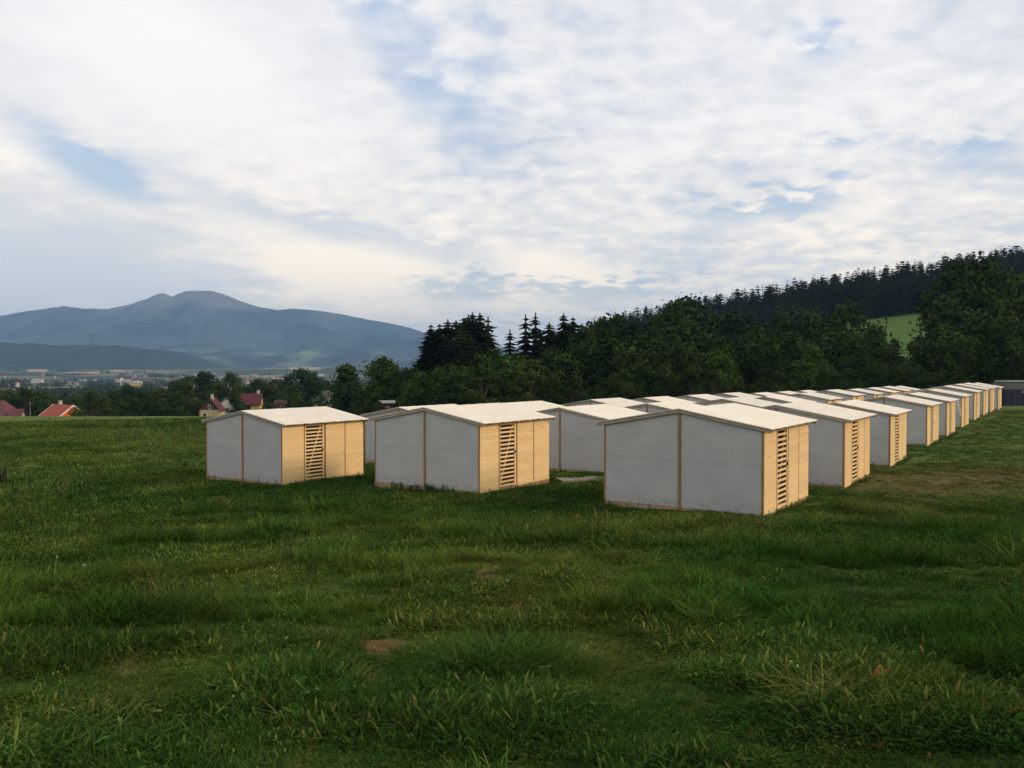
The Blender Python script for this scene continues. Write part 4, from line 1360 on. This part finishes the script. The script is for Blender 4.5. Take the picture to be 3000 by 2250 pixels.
# ------------------------------------------------------------------ grass and meadow plants
def grass_mat():
    m, t, b, out = mat('grass_blades')
    ai = t.n('ShaderNodeAttribute', attribute_name='tint', attribute_type='INSTANCER')
    ac = t.n('ShaderNodeAttribute', attribute_name='bcol', attribute_type='GEOMETRY')
    geo = t.n('ShaderNodeNewGeometry')
    sep = t.n('ShaderNodeSeparateColor'); t.l(ai.outputs['Color'], sep.inputs[0])
    yel, drk, dry = sep.outputs[0], sep.outputs[1], sep.outputs[2]
    c = t.mix(yel, (0.030, 0.074, 0.016), (0.096, 0.136, 0.028))
    c = t.mix(t.m('MULTIPLY', dry, 0.75), c, (0.15, 0.105, 0.05))
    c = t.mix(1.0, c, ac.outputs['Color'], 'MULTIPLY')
    rnd = geo.outputs['Random Per Island']
    c = t.mix(1.0, c, t.mix(t.m('POWER', rnd, 1.5), (0.42, 0.44, 0.42), (2.0, 1.9, 1.75)), 'MULTIPLY')
    c = t.mix(1.0, c, t.mix(drk, (1.2, 1.2, 1.2), (0.72, 0.74, 0.76)), 'MULTIPLY')
    m.node_tree.nodes.remove(b)
    df = t.n('ShaderNodeBsdfDiffuse'); t.l(c, df.inputs[0])
    tr = t.n('ShaderNodeBsdfTranslucent'); t.l(c, tr.inputs[0])
    ms = t.n('ShaderNodeMixShader'); ms.inputs[0].default_value = 0.3
    t.l(df.outputs[0], ms.inputs[1]); t.l(tr.outputs[0], ms.inputs[2]); t.l(ms.outputs[0], out.inputs[0])
    return m
M['grass'] = grass_mat()

class Tuft:
    def __init__(self): self.v = []; self.f = []; self.c = []
    def blade(self, base, az, ln, wd, lean, curl, col, segs=4, flat=False, fold=0.0):
        """strip from base, leaning over in direction az; wd is the widest width"""
        dx, dy = math.cos(az), math.sin(az)
        sx, sy = -dy, dx
        p = np.array(base, float); ang = lean
        for s in range(segs + 1):
            q = s / segs
            if flat: ww = wd * math.sin(math.pi * min(0.97, 0.12 + 0.85 * q)) ** 0.8
            else: ww = wd * (1 - q ** 2.2) * (0.8 + 0.2 * q) + 0.0004
            o = len(self.v)
            self.v += [(p[0] - sx * ww / 2, p[1] - sy * ww / 2, p[2] + fold * ww), (p[0] + sx * ww / 2, p[1] + sy * ww / 2, p[2] + fold * ww * 0.6)]
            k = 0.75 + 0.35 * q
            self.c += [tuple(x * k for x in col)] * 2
            if s: self.f.append((o - 2, o - 1, o + 1, o))
            st = ln / segs
            p = p + st * np.array([dx * math.sin(ang), dy * math.sin(ang), math.cos(ang)])
            ang += curl / segs
            p[2] = max(p[2], 0.006)

def make_tufts():
    T = []
    r = random.Random(77)
    U = r.uniform
    def pos(rad): 
        a = U(0, 6.283); d = rad * math.sqrt(U(0, 1)); return (d * math.cos(a), d * math.sin(a), -0.012)
    W1 = (1, 1, 1)
    for k in range(4):                                   # 0-3 ordinary short grass
        t = Tuft()
        for i in range(24): t.blade(pos(0.10), U(0, 6.28), U(0.05, 0.17), U(0.004, 0.0085), U(0.0, 1.2), U(0.3, 2.6), W1, 4)
        for i in range(3):
            x, y, _ = pos(0.11)
            t.blade((x, y, U(0.0, 0.06)), U(0, 6.28), U(0.020, 0.055), U(0.007, 0.018), U(0.5, 1.5), U(0.1, 0.9), (U(0.9, 1.5), U(1.0, 1.45), U(0.8, 1.2)), 3, True, 0.1)
        T.append(t)
    for k in range(2):                                   # 4-5 tall tuft
        t = Tuft()
        for i in range(30): t.blade(pos(0.09), U(0, 6.28), U(0.12, 0.30), U(0.005, 0.010), U(0.0, 0.7), U(0.5, 2.3), (1.0, 1.08, 0.9), 5)
        T.append(t)
    for k in range(2):                                   # 6-7 mown grass lying flat in swathes
        t = Tuft()
        az = U(0, 6.28)
        for i in range(26): t.blade((U(-.14, .14), U(-.14, .14), U(0.0, 0.05)), az + U(-0.8, 0.8), U(0.14, 0.34), U(0.004, 0.008), U(0.9, 1.5), U(-0.2, 0.7), (1.1, 1.0, 1.0), 4)
        T.append(t)
    for k in range(2):                                   # 8-9 loose broad leaves (dock, dandelion, plantain)
        t = Tuft()
        for i in range(7 + k * 3):
            x, y, _ = pos(0.13)
            t.blade((x, y, U(0, 0.05)), U(0, 6.28), U(0.035, 0.10), U(0.013, 0.034), U(0.6, 1.45), U(0.1, 1.1), (U(0.9, 1.3), U(1.0, 1.3), U(0.8, 1.1)), 6, True, U(0.0, 0.35))
        T.append(t)
    for k in range(2):                                   # 10-11 clover
        t = Tuft()
        for i in range(34):
            x, y, _ = pos(0.11); h = U(0.01, 0.06)
            for j in range(3): t.blade((x, y, h), j * 2.09 + U(0, 1), U(0.012, 0.02), U(0.010, 0.016), U(1.1, 1.6), 0.2, (0.85, 1.05, 0.9), 2, True)
        T.append(t)
    t = Tuft()                                           # 12 dead stalks and straw
    for i in range(14): t.blade((U(-.1, .1), U(-.1, .1), U(0.005, 0.03)), U(0, 6.28), U(0.08, 0.26), U(0.002, 0.005), U(1.2, 1.6), U(-0.2, 0.3), (2.6, 2.1, 2.2), 3)
    T.append(t)
    t = Tuft()                                           # 13 white clover heads
    for i in range(2):
        x, y, _ = pos(0.08); h = U(0.06, 0.12)
        t.blade((x, y, 0), U(0, 6), h, 0.002, 0.1, 0.1, W1, 2)
        for j in range(9): t.blade((x, y, h), j * 0.7, 0.011, 0.006, U(0.2, 1.7), 0.3, (9, 7.5, 14), 1, True)
    T.append(t)
    t = Tuft()                                           # 14 coarse far patch
    for i in range(70): t.blade(pos(0.5), U(0, 6.28), U(0.04, 0.13), U(0.014, 0.036), U(0.2, 1.3), U(0.2, 1.3), (U(0.6, 1.5),) * 3, 2, i % 2 == 0)
    T.append(t)
    t = Tuft()                                           # 15 tall weed: stem with leaves (thistle, dock)
    for s in range(4):
        x, y, _ = pos(0.10); h = U(0.35, 0.7)
        t.blade((x, y, 0), U(0, 6), h, 0.012, U(0, 0.2), 0.1, (1.2, 1.3, 1.6), 3)
        for j in range(9): t.blade((x, y, h * (0.1 + 0.1 * j)), U(0, 6.28), U(0.09, 0.2), U(0.03, 0.05), U(0.5, 1.0), U(0.3, 0.9), (1.2, 1.35, 1.9), 3, True)
    T.append(t)
    t = Tuft()                                           # 16 far tall patch
    for i in range(60): t.blade(pos(0.45), U(0, 6.28), U(0.08, 0.24), U(0.012, 0.026), U(0.0, 0.9), U(0.2, 1.4), (U(0.6, 1.5),) * 3, 3, i % 3 == 0)
    T.append(t)
    t = Tuft()                                           # 17 arching long grass
    for i in range(22):
        t.blade(pos(0.10), U(-0.9, 0.9) + 1.2, U(0.25, 0.42), U(0.004, 0.007), U(0.2, 0.7), U(1.0, 2.2), (0.95, 1.05, 0.85), 6)
    T.append(t)
    t = Tuft()                                           # 18 reddish sorrel leaves
    for i in range(6): t.blade((0, 0, 0), U(0, 6.28), U(0.08, 0.16), U(0.02, 0.035), U(0.4, 1.0), U(0.3, 1.0), (3.6, 0.75, 1.2), 5, True, 0.2)
    T.append(t)
    return T

def in_hut(x, y, pad=0.05):
    m = np.zeros(len(x), bool)
    for fx, fy, fz, yaw in HUTS.values():
        a = math.radians(yaw)
        u = (x - fx) * math.cos(a) + (y - fy) * math.sin(a)
        v = -(x - fx) * math.sin(a) + (y - fy) * math.cos(a)
        m |= (u > -W - pad) & (u < pad) & (v > -pad) & (v < L + pad)
    return m

def build_grass():
    tufts = make_tufts()
    # points: even cover on the ground, thinner with distance
    X, Y_, S, K = [], [], [], []
    def ring(r0, r1, n, amax=0.80):
        rr = np.sqrt(rng.uniform(r0 * r0, r1 * r1, n))
        a = rng.uniform(-amax, amax, n)
        return rr * np.sin(a), rr * np.cos(a)
    rings = [(1.6, 5.0, 15000), (5.0, 9.0, 24000), (9.0, 15.0, 30000), (15, 25, 34000), (25, 42, 36000), (42, 98, 42000)]
    px_all, py_all, sc_all, ki_all, ti_all = [], [], [], [], []
    for r0, r1, n in rings:
        x, y = ring(r0, r1, n)
        keep = ~in_hut(x, y)
        z = ground_z(x, y, True)
        px, py = to_px(x, y, z)
        keep &= (px > -350) & (px < 3350)
        bare, red, dry = spot_mask(px, py, x, y)
        keep &= rng.uniform(size=n) > np.maximum(bare * 0.93, dry * 0.62)
        x, y, z, bare, dry = x[keep], y[keep], z[keep], bare[keep], dry[keep]
        m = len(x)
        d = np.hypot(x, y)
        tall = fbm(x * 0.42, y * 0.42, 201, 3); clov = fbm(x * 0.6, y * 0.6, 211, 3); lay = fbm(x * 0.5, y * 0.5, 221, 3)
        hue = fbm(x * 0.22, y * 0.22, 231, 4)
        u = rng.uniform(size=m)
        k = rng.integers(0, 4, m)
        k = np.where((tall > 0.56) & (u < 0.55), rng.integers(4, 6, m), k)
        k = np.where((tall > 0.60) & (u > 0.92), 17, k)
        k = np.where((clov > 0.60) & (u > 0.45) & (u < 0.7), rng.integers(10, 12, m), k)
        k = np.where((lay > 0.56) & (tall < 0.56) & (u < 0.5), rng.integers(6, 8, m), k)
        u2 = rng.uniform(size=m)
        k = np.where(u2 < np.where(fbm(x * 0.9, y * 0.9, 271, 2) > 0.52, 0.034, 0.010), rng.integers(8, 10, m), k)
        k = np.where(((u2 > 0.10) & (u2 < 0.114)) | ((bare > 0.35) & (u2 > 0.3)), 12, k)
        k = np.where((u2 > 0.080) & (u2 < 0.082) & (d < 14), 13, k)
        k = np.where((u2 > 0.0900) & (u2 < 0.0903), 18, k)
        lump = fbm(x * 1.1, y * 1.1, 281, 3)
        s = rng.uniform(0.7, 1.3, m) * (0.45 + 1.15 * sstep(0.3, 0.72, lump))
        if r0 >= 15:                                   # farther off: coarser patches
            u3 = rng.uniform(size=m)
            k = np.where(u3 < (0.55 if r0 < 25 else 0.9), np.where(tall > 0.57, 16, 14), k)
            s = np.where((k == 14) | (k == 16), rng.uniform(0.6, 1.0, m) * (0.75 if r0 < 25 else 1.0), s * 1.25)
            s = np.where((k == 14) & (r0 >= 42), s * 1.5, s)
        # trampled and mown short round the huts on the right
        short = sstep(0.0, 6.0, x - (-1 + 0.28 * y)) * sstep(10, 24, y)
        s = s * (1 - 0.4 * short) * (1 - 0.4 * dry) * np.where(in_hut(x, y, 0.9), 0.55, 1.0)
        weed = (rng.uniform(size=m) < 0.02 * sstep(0.56, 0.66, fbm(x * 0.16, y * 0.16, 241, 2)) * (x < -5) * (d > 28)) | \
               ((rng.uniform(size=m) < 0.10) & (np.hypot((px[keep] - 450) / 140, (py[keep] - 1275) / 35) < 1))
        weed &= ~in_hut(x, y, 1.6)
        k = np.where(weed, 15, k)
        s = np.where(weed, rng.uniform(0.6, 1.3, m), s)
        tint = np.zeros((m, 3))
        tint[:, 0] = np.clip((hue - 0.40) * 2.6 + (fbm(x * 1.4, y * 1.4, 291, 2) - 0.5) * 0.9 + rng.normal(size=m) * 0.2 + 0.35 * sstep(26, 60, d) * (x < 2), 0, 1)
        tint[:, 1] = np.clip((fbm(x * 0.8, y * 0.8, 251, 3) - 0.35) * 2.4 + rng.normal(size=m) * 0.25, 0, 1)
        tint[:, 2] = np.clip(dry * 0.9 + bare * 0.6 + (rng.uniform(size=m) < 0.03) * 0.6 + 0.25 * short * sstep(0.45, 0.65, fbm(x * 0.3, y * 0.3, 261, 3)), 0, 1)
        px_all.append(np.stack([x, y, z + CZ], -1)); sc_all.append(s); ki_all.append(k); ti_all.append(tint)
    for key in ('R1', 'M1', 'L1', 'R2', 'R3', 'R4', 'M2', 'R5'):
        fx, fy, fz, yaw = HUTS[key]
        a = math.radians(yaw); cu = np.array([math.cos(a), math.sin(a)]); cv = np.array([-math.sin(a), math.cos(a)])
        m = 260
        t_ = rng.uniform(0, 1, m); o_ = rng.uniform(0.03, 0.30, m)
        front = rng.uniform(size=m) < 0.55
        q = np.where(front[:, None], np.array([fx, fy]) - cu * (t_ * W)[:, None] - cv * o_[:, None], np.array([fx, fy]) + cv * (t_ * L)[:, None] + cu * o_[:, None])
        x, y = q[:, 0], q[:, 1]
        patch = fbm(x * 0.9, y * 0.9, 301, 2)
        kk = np.where(rng.uniform(size=m) < 0.12 + (0.5 if key == 'M1' else 0) * front * (np.abs(t_ - 0.55) < 0.25), 15, rng.integers(4, 6, m))
        ss = np.where(kk == 15, rng.uniform(0.15, 0.4, m), rng.uniform(0.12, 0.4, m)) * (0.5 + patch)
        ti = np.stack([rng.uniform(0.1, 0.7, m), rng.uniform(0.3, 1.0, m), (rng.uniform(size=m) < 0.15) * 0.7], -1)
        px_all.append(np.stack([x, y, ground_z(x, y) + CZ], -1)); sc_all.append(ss); ki_all.append(kk); ti_all.append(ti)
    P = np.vstack(px_all); S = np.concatenate(sc_all); K = np.concatenate(ki_all); TI = np.vstack(ti_all)
    # one mesh: the tuft patterns as faces (stored under the ground, replaced by the node tree) followed by one loose vertex for each plant
    V, Fq, Cc, Id = [], [], [], []
    off = 0
    for i, t in enumerate(tufts):
        V.append(np.array(t.v)); Fq.append(np.array(t.f) + off); Cc.append(np.array(t.c)); Id.append(np.full(len(t.f), i)); off += len(t.v)
    nb = off
    V = np.vstack(V + [P]); Fq = np.vstack(Fq)
    me = mesh_np('grass', V, Fq, 4)
    me.materials.append(M['grass'])
    n = len(V)
    def attr(name, typ, dom, data, field):
        a = me.attributes.new(name, typ, dom)
        a.data.foreach_set(field, np.ascontiguousarray(data).ravel())
    pad = lambda q, w: np.concatenate([np.zeros((nb,) + q.shape[1:], w), q.astype(w)])
    attr('is_plant', 'BOOLEAN', 'POINT', np.concatenate([np.zeros(nb, bool), np.ones(len(P), bool)]), 'value')
    attr('size', 'FLOAT', 'POINT', pad(S, np.float32), 'value')
    attr('pick', 'INT', 'POINT', pad(K, np.int32), 'value')
    rot = np.zeros((len(P), 3)); rot[:, 2] = rng.uniform(0, 6.283, len(P)); rot[:, :2] = rng.normal(size=(len(P), 2)) * 0.12
    attr('turn', 'FLOAT_VECTOR', 'POINT', pad(rot, np.float32), 'vector')
    c4 = np.ones((len(P), 4), np.float32); c4[:, :3] = TI
    attr('tint', 'FLOAT_COLOR', 'POINT', pad(c4, np.float32), 'color')
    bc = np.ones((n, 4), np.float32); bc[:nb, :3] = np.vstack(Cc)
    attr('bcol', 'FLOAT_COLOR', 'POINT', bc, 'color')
    attr('kind_id', 'INT', 'FACE', np.concatenate(Id).astype(np.int32), 'value')
    o = link('meadow_grass', me)
    tag(o, 'dark green meadow grass with clover and broad-leaved weeds', 'grass', kind='stuff')
    ng = bpy.data.node_groups.new('scatter_grass', 'GeometryNodeTree')
    ng.interface.new_socket('Geometry', in_out='INPUT', socket_type='NodeSocketGeometry')
    ng.interface.new_socket('Geometry', in_out='OUTPUT', socket_type='NodeSocketGeometry')
    N = ng.nodes.new; Lk = ng.links.new
    gi, go = N('NodeGroupInput'), N('NodeGroupOutput')
    def named(nm, typ):
        q = N('GeometryNodeInputNamedAttribute'); q.data_type = typ; q.inputs['Name'].default_value = nm
        return q.outputs[0]
    sep = N('GeometryNodeSeparateGeometry'); sep.domain = 'POINT'
    Lk(gi.outputs[0], sep.inputs['Geometry']); Lk(named('is_plant', 'BOOLEAN'), sep.inputs['Selection'])
    spl = N('GeometryNodeSplitToInstances'); spl.domain = 'FACE'
    Lk(sep.outputs['Inverted'], spl.inputs['Geometry']); Lk(named('kind_id', 'INT'), spl.inputs['Group ID'])
    iop = N('GeometryNodeInstanceOnPoints')
    Lk(sep.outputs['Selection'], iop.inputs['Points']); Lk(spl.outputs['Instances'], iop.inputs['Instance'])
    iop.inputs['Pick Instance'].default_value = True
    Lk(named('pick', 'INT'), iop.inputs['Instance Index'])
    e2r = N('FunctionNodeEulerToRotation'); Lk(named('turn', 'FLOAT_VECTOR'), e2r.inputs[0]); Lk(e2r.outputs[0], iop.inputs['Rotation'])
    Lk(named('size', 'FLOAT'), iop.inputs['Scale'])
    Lk(iop.outputs[0], go.inputs[0])
    md = o.modifiers.new('scatter', 'NODES'); md.node_group = ng
build_grass()

# ------------------------------------------------------------------ single plants and birds
M['stalk'] = plain('pale_stalk', (0.16, 0.19, 0.06), 0.6, 0.15)
M['seed'] = plain('seed_head', (0.42, 0.40, 0.34), 0.9, 0.1)
def dandelion(pxb, pyb, pyt, bend, head, label):
    # base of the stalk on the ground where the pixel ray meets it
    d = px_dir(pxb, pyb)
    t = 2.0
    for _ in range(400):
        p = d * t
        if p[2] <= float(ground_z(np.array([p[0]]), np.array([p[1]]))[0]): break
        t += 0.03
    x, y = float(p[0]), float(p[1])
    z = gz(x, y)
    h = (pyb - pyt) / F_PX * y
    pts = [(bend * h * (-0.5 + q) ** 2 * (1 if q > 0.5 else -1) * 1.2, 0, h * q - 0.02) for q in np.linspace(0, 1, 8)]
    root = link('dandelion', MB().tube(pts, 0.0045, 5).mesh('stalk', M['stalk']), None, (x, y, z))
    tx, ty, tz = pts[-1]
    if head:
        mb = MB(); r = np.random.default_rng(4)
        for k in range(70):
            v = r.normal(size=3); v /= np.linalg.norm(v)
            if v[2] < -0.5: continue
            mb.bar((tx, ty, tz), (tx + v[0] * 0.027, ty + v[1] * 0.027, tz + v[2] * 0.02), 0.003, 0.003, (0.3, 0.5, 0.8))
        link('seed_head', mb.mesh('seed_head', M['seed']), root)
    else:
        link('bud', MB().tube([(tx, ty, tz), (tx, ty, tz + 0.012), (tx, ty, tz + 0.03)], [0.005, 0.010, 0.004], 7).mesh('bud', M['seed']), root)
    tag(root, label, 'dandelion')
dandelion(160, 1742, 1630, 0.25, False, 'tall bent dandelion stalk with closed head in the left foreground')
dandelion(246, 1712, 1652, 0.02, True, 'straight dandelion stalk with grey seed head in the left foreground')

M['weed'] = leaf_mat('grey_green_weed', (0.05, 0.075, 0.05), (0.08, 0.11, 0.075), 0.2, 0.1, 3.0)
def weed_plant():
    d = px_dir(6, 1420)
    t = 20.0
    while t < 80:
        p = d * t
        if p[2] <= float(ground_z(np.array([p[0]]), np.array([p[1]]))[0]): break
        t += 0.1
    x, y = float(p[0]), float(p[1])
    r = random.Random(3)
    root = bpy.data.objects.new('weed_plant', None); COL.objects.link(root)
    root.location = (x, y, gz(x, y))
    st, lf = MB(), Tuft()
    for s in range(9):
        a = r.uniform(0, 6.28); e = r.uniform(0.05, 0.3); h = r.uniform(0.5, 0.95)
        top = (e * math.cos(a), e * math.sin(a), h)
        st.tube([(0.05 * math.cos(a), 0.05 * math.sin(a), 0), tuple(0.6 * q for q in top), top], [0.012, 0.009, 0.004], 5)
        for j in range(12):
            q = 0.12 + 0.07 * j
            lf.blade((top[0] * q, top[1] * q, h * q), r.uniform(0, 6.28), r.uniform(0.12, 0.3), r.uniform(0.05, 0.09), r.uniform(0.4, 1.1), r.uniform(0.3, 1.0), (1, 1, 1), 4, True, 0.2)
    link('stem', st.mesh('stem', M['stalk']), root)
    me = mesh_np('leaves', lf.v, lf.f, 4); me.materials.append(M['weed'])
    link('leaves', me, root)
    tag(root, 'grey-green leafy weed clump at the left picture edge', 'plant')
weed_plant()

M['bird'] = plain('dark_feathers', (0.03, 0.03, 0.035), 0.8)
def bird(px, py, Y, label, rz):
    x, y, z = at(px, py, Y)
    me = MB().tube([(-0.24, 0, 0), (-0.12, 0, 0.02), (0.02, 0, 0.03), (0.16, 0, 0.03), (0.25, 0, 0.02)], [0.02, 0.05, 0.07, 0.045, 0.008], 7).mesh('body', M['bird'])
    root = link('bird', me, None, (x, y, z), rz)
    for s in (-1, 1):
        vs = [(0.08, s * 0.04, 0.05), (-0.08, s * 0.04, 0.05), (0.10, s * 0.32, 0.15), (-0.03, s * 0.30, 0.15), (-0.02, s * 0.62, 0.07), (-0.06, s * 0.60, 0.07)]
        vs += [(a, b, c - 0.012) for a, b, c in vs]
        fs = [(0, 1, 3, 2), (2, 3, 5, 4), (6, 8, 9, 7), (8, 10, 11, 9), (0, 2, 8, 6), (2, 4, 10, 8), (1, 7, 9, 3), (3, 9, 11, 5), (4, 5, 11, 10), (0, 6, 7, 1)]
        link('wing', MB().add(vs, fs).mesh('wing', M['bird']), root)
    tag(root, label, 'bird')
bird(265, 600, 330, 'tiny dark bird in the left sky, the lower of two', 0.5)
bird(832, 509, 360, 'tiny dark bird in the sky above the mountain, the upper of two', -0.3)

# ------------------------------------------------------------------ haze: even pale air round everything
def build_haze():
    me = MB().box(-17200, 17200, -17200, 17200, -45.0, 905.0).mesh('haze')
    m = bpy.data.materials.new('haze'); m.use_nodes = True
    t = NT(m.node_tree)
    out = t.n('ShaderNodeOutputMaterial')
    v = t.n('ShaderNodeVolumePrincipled')
    v.inputs['Color'].default_value = (0.37, 0.62, 1.0, 1)
    v.inputs['Density'].default_value = 8.8e-5
    v.inputs['Anisotropy'].default_value = 0.0
    t.l(v.outputs[0], out.inputs['Volume'])
    me.materials.append(m)
    o = link('haze', me)
    o['kind'] = 'stuff'; o['label'] = 'pale blue haze lying over the valley'
build_haze()
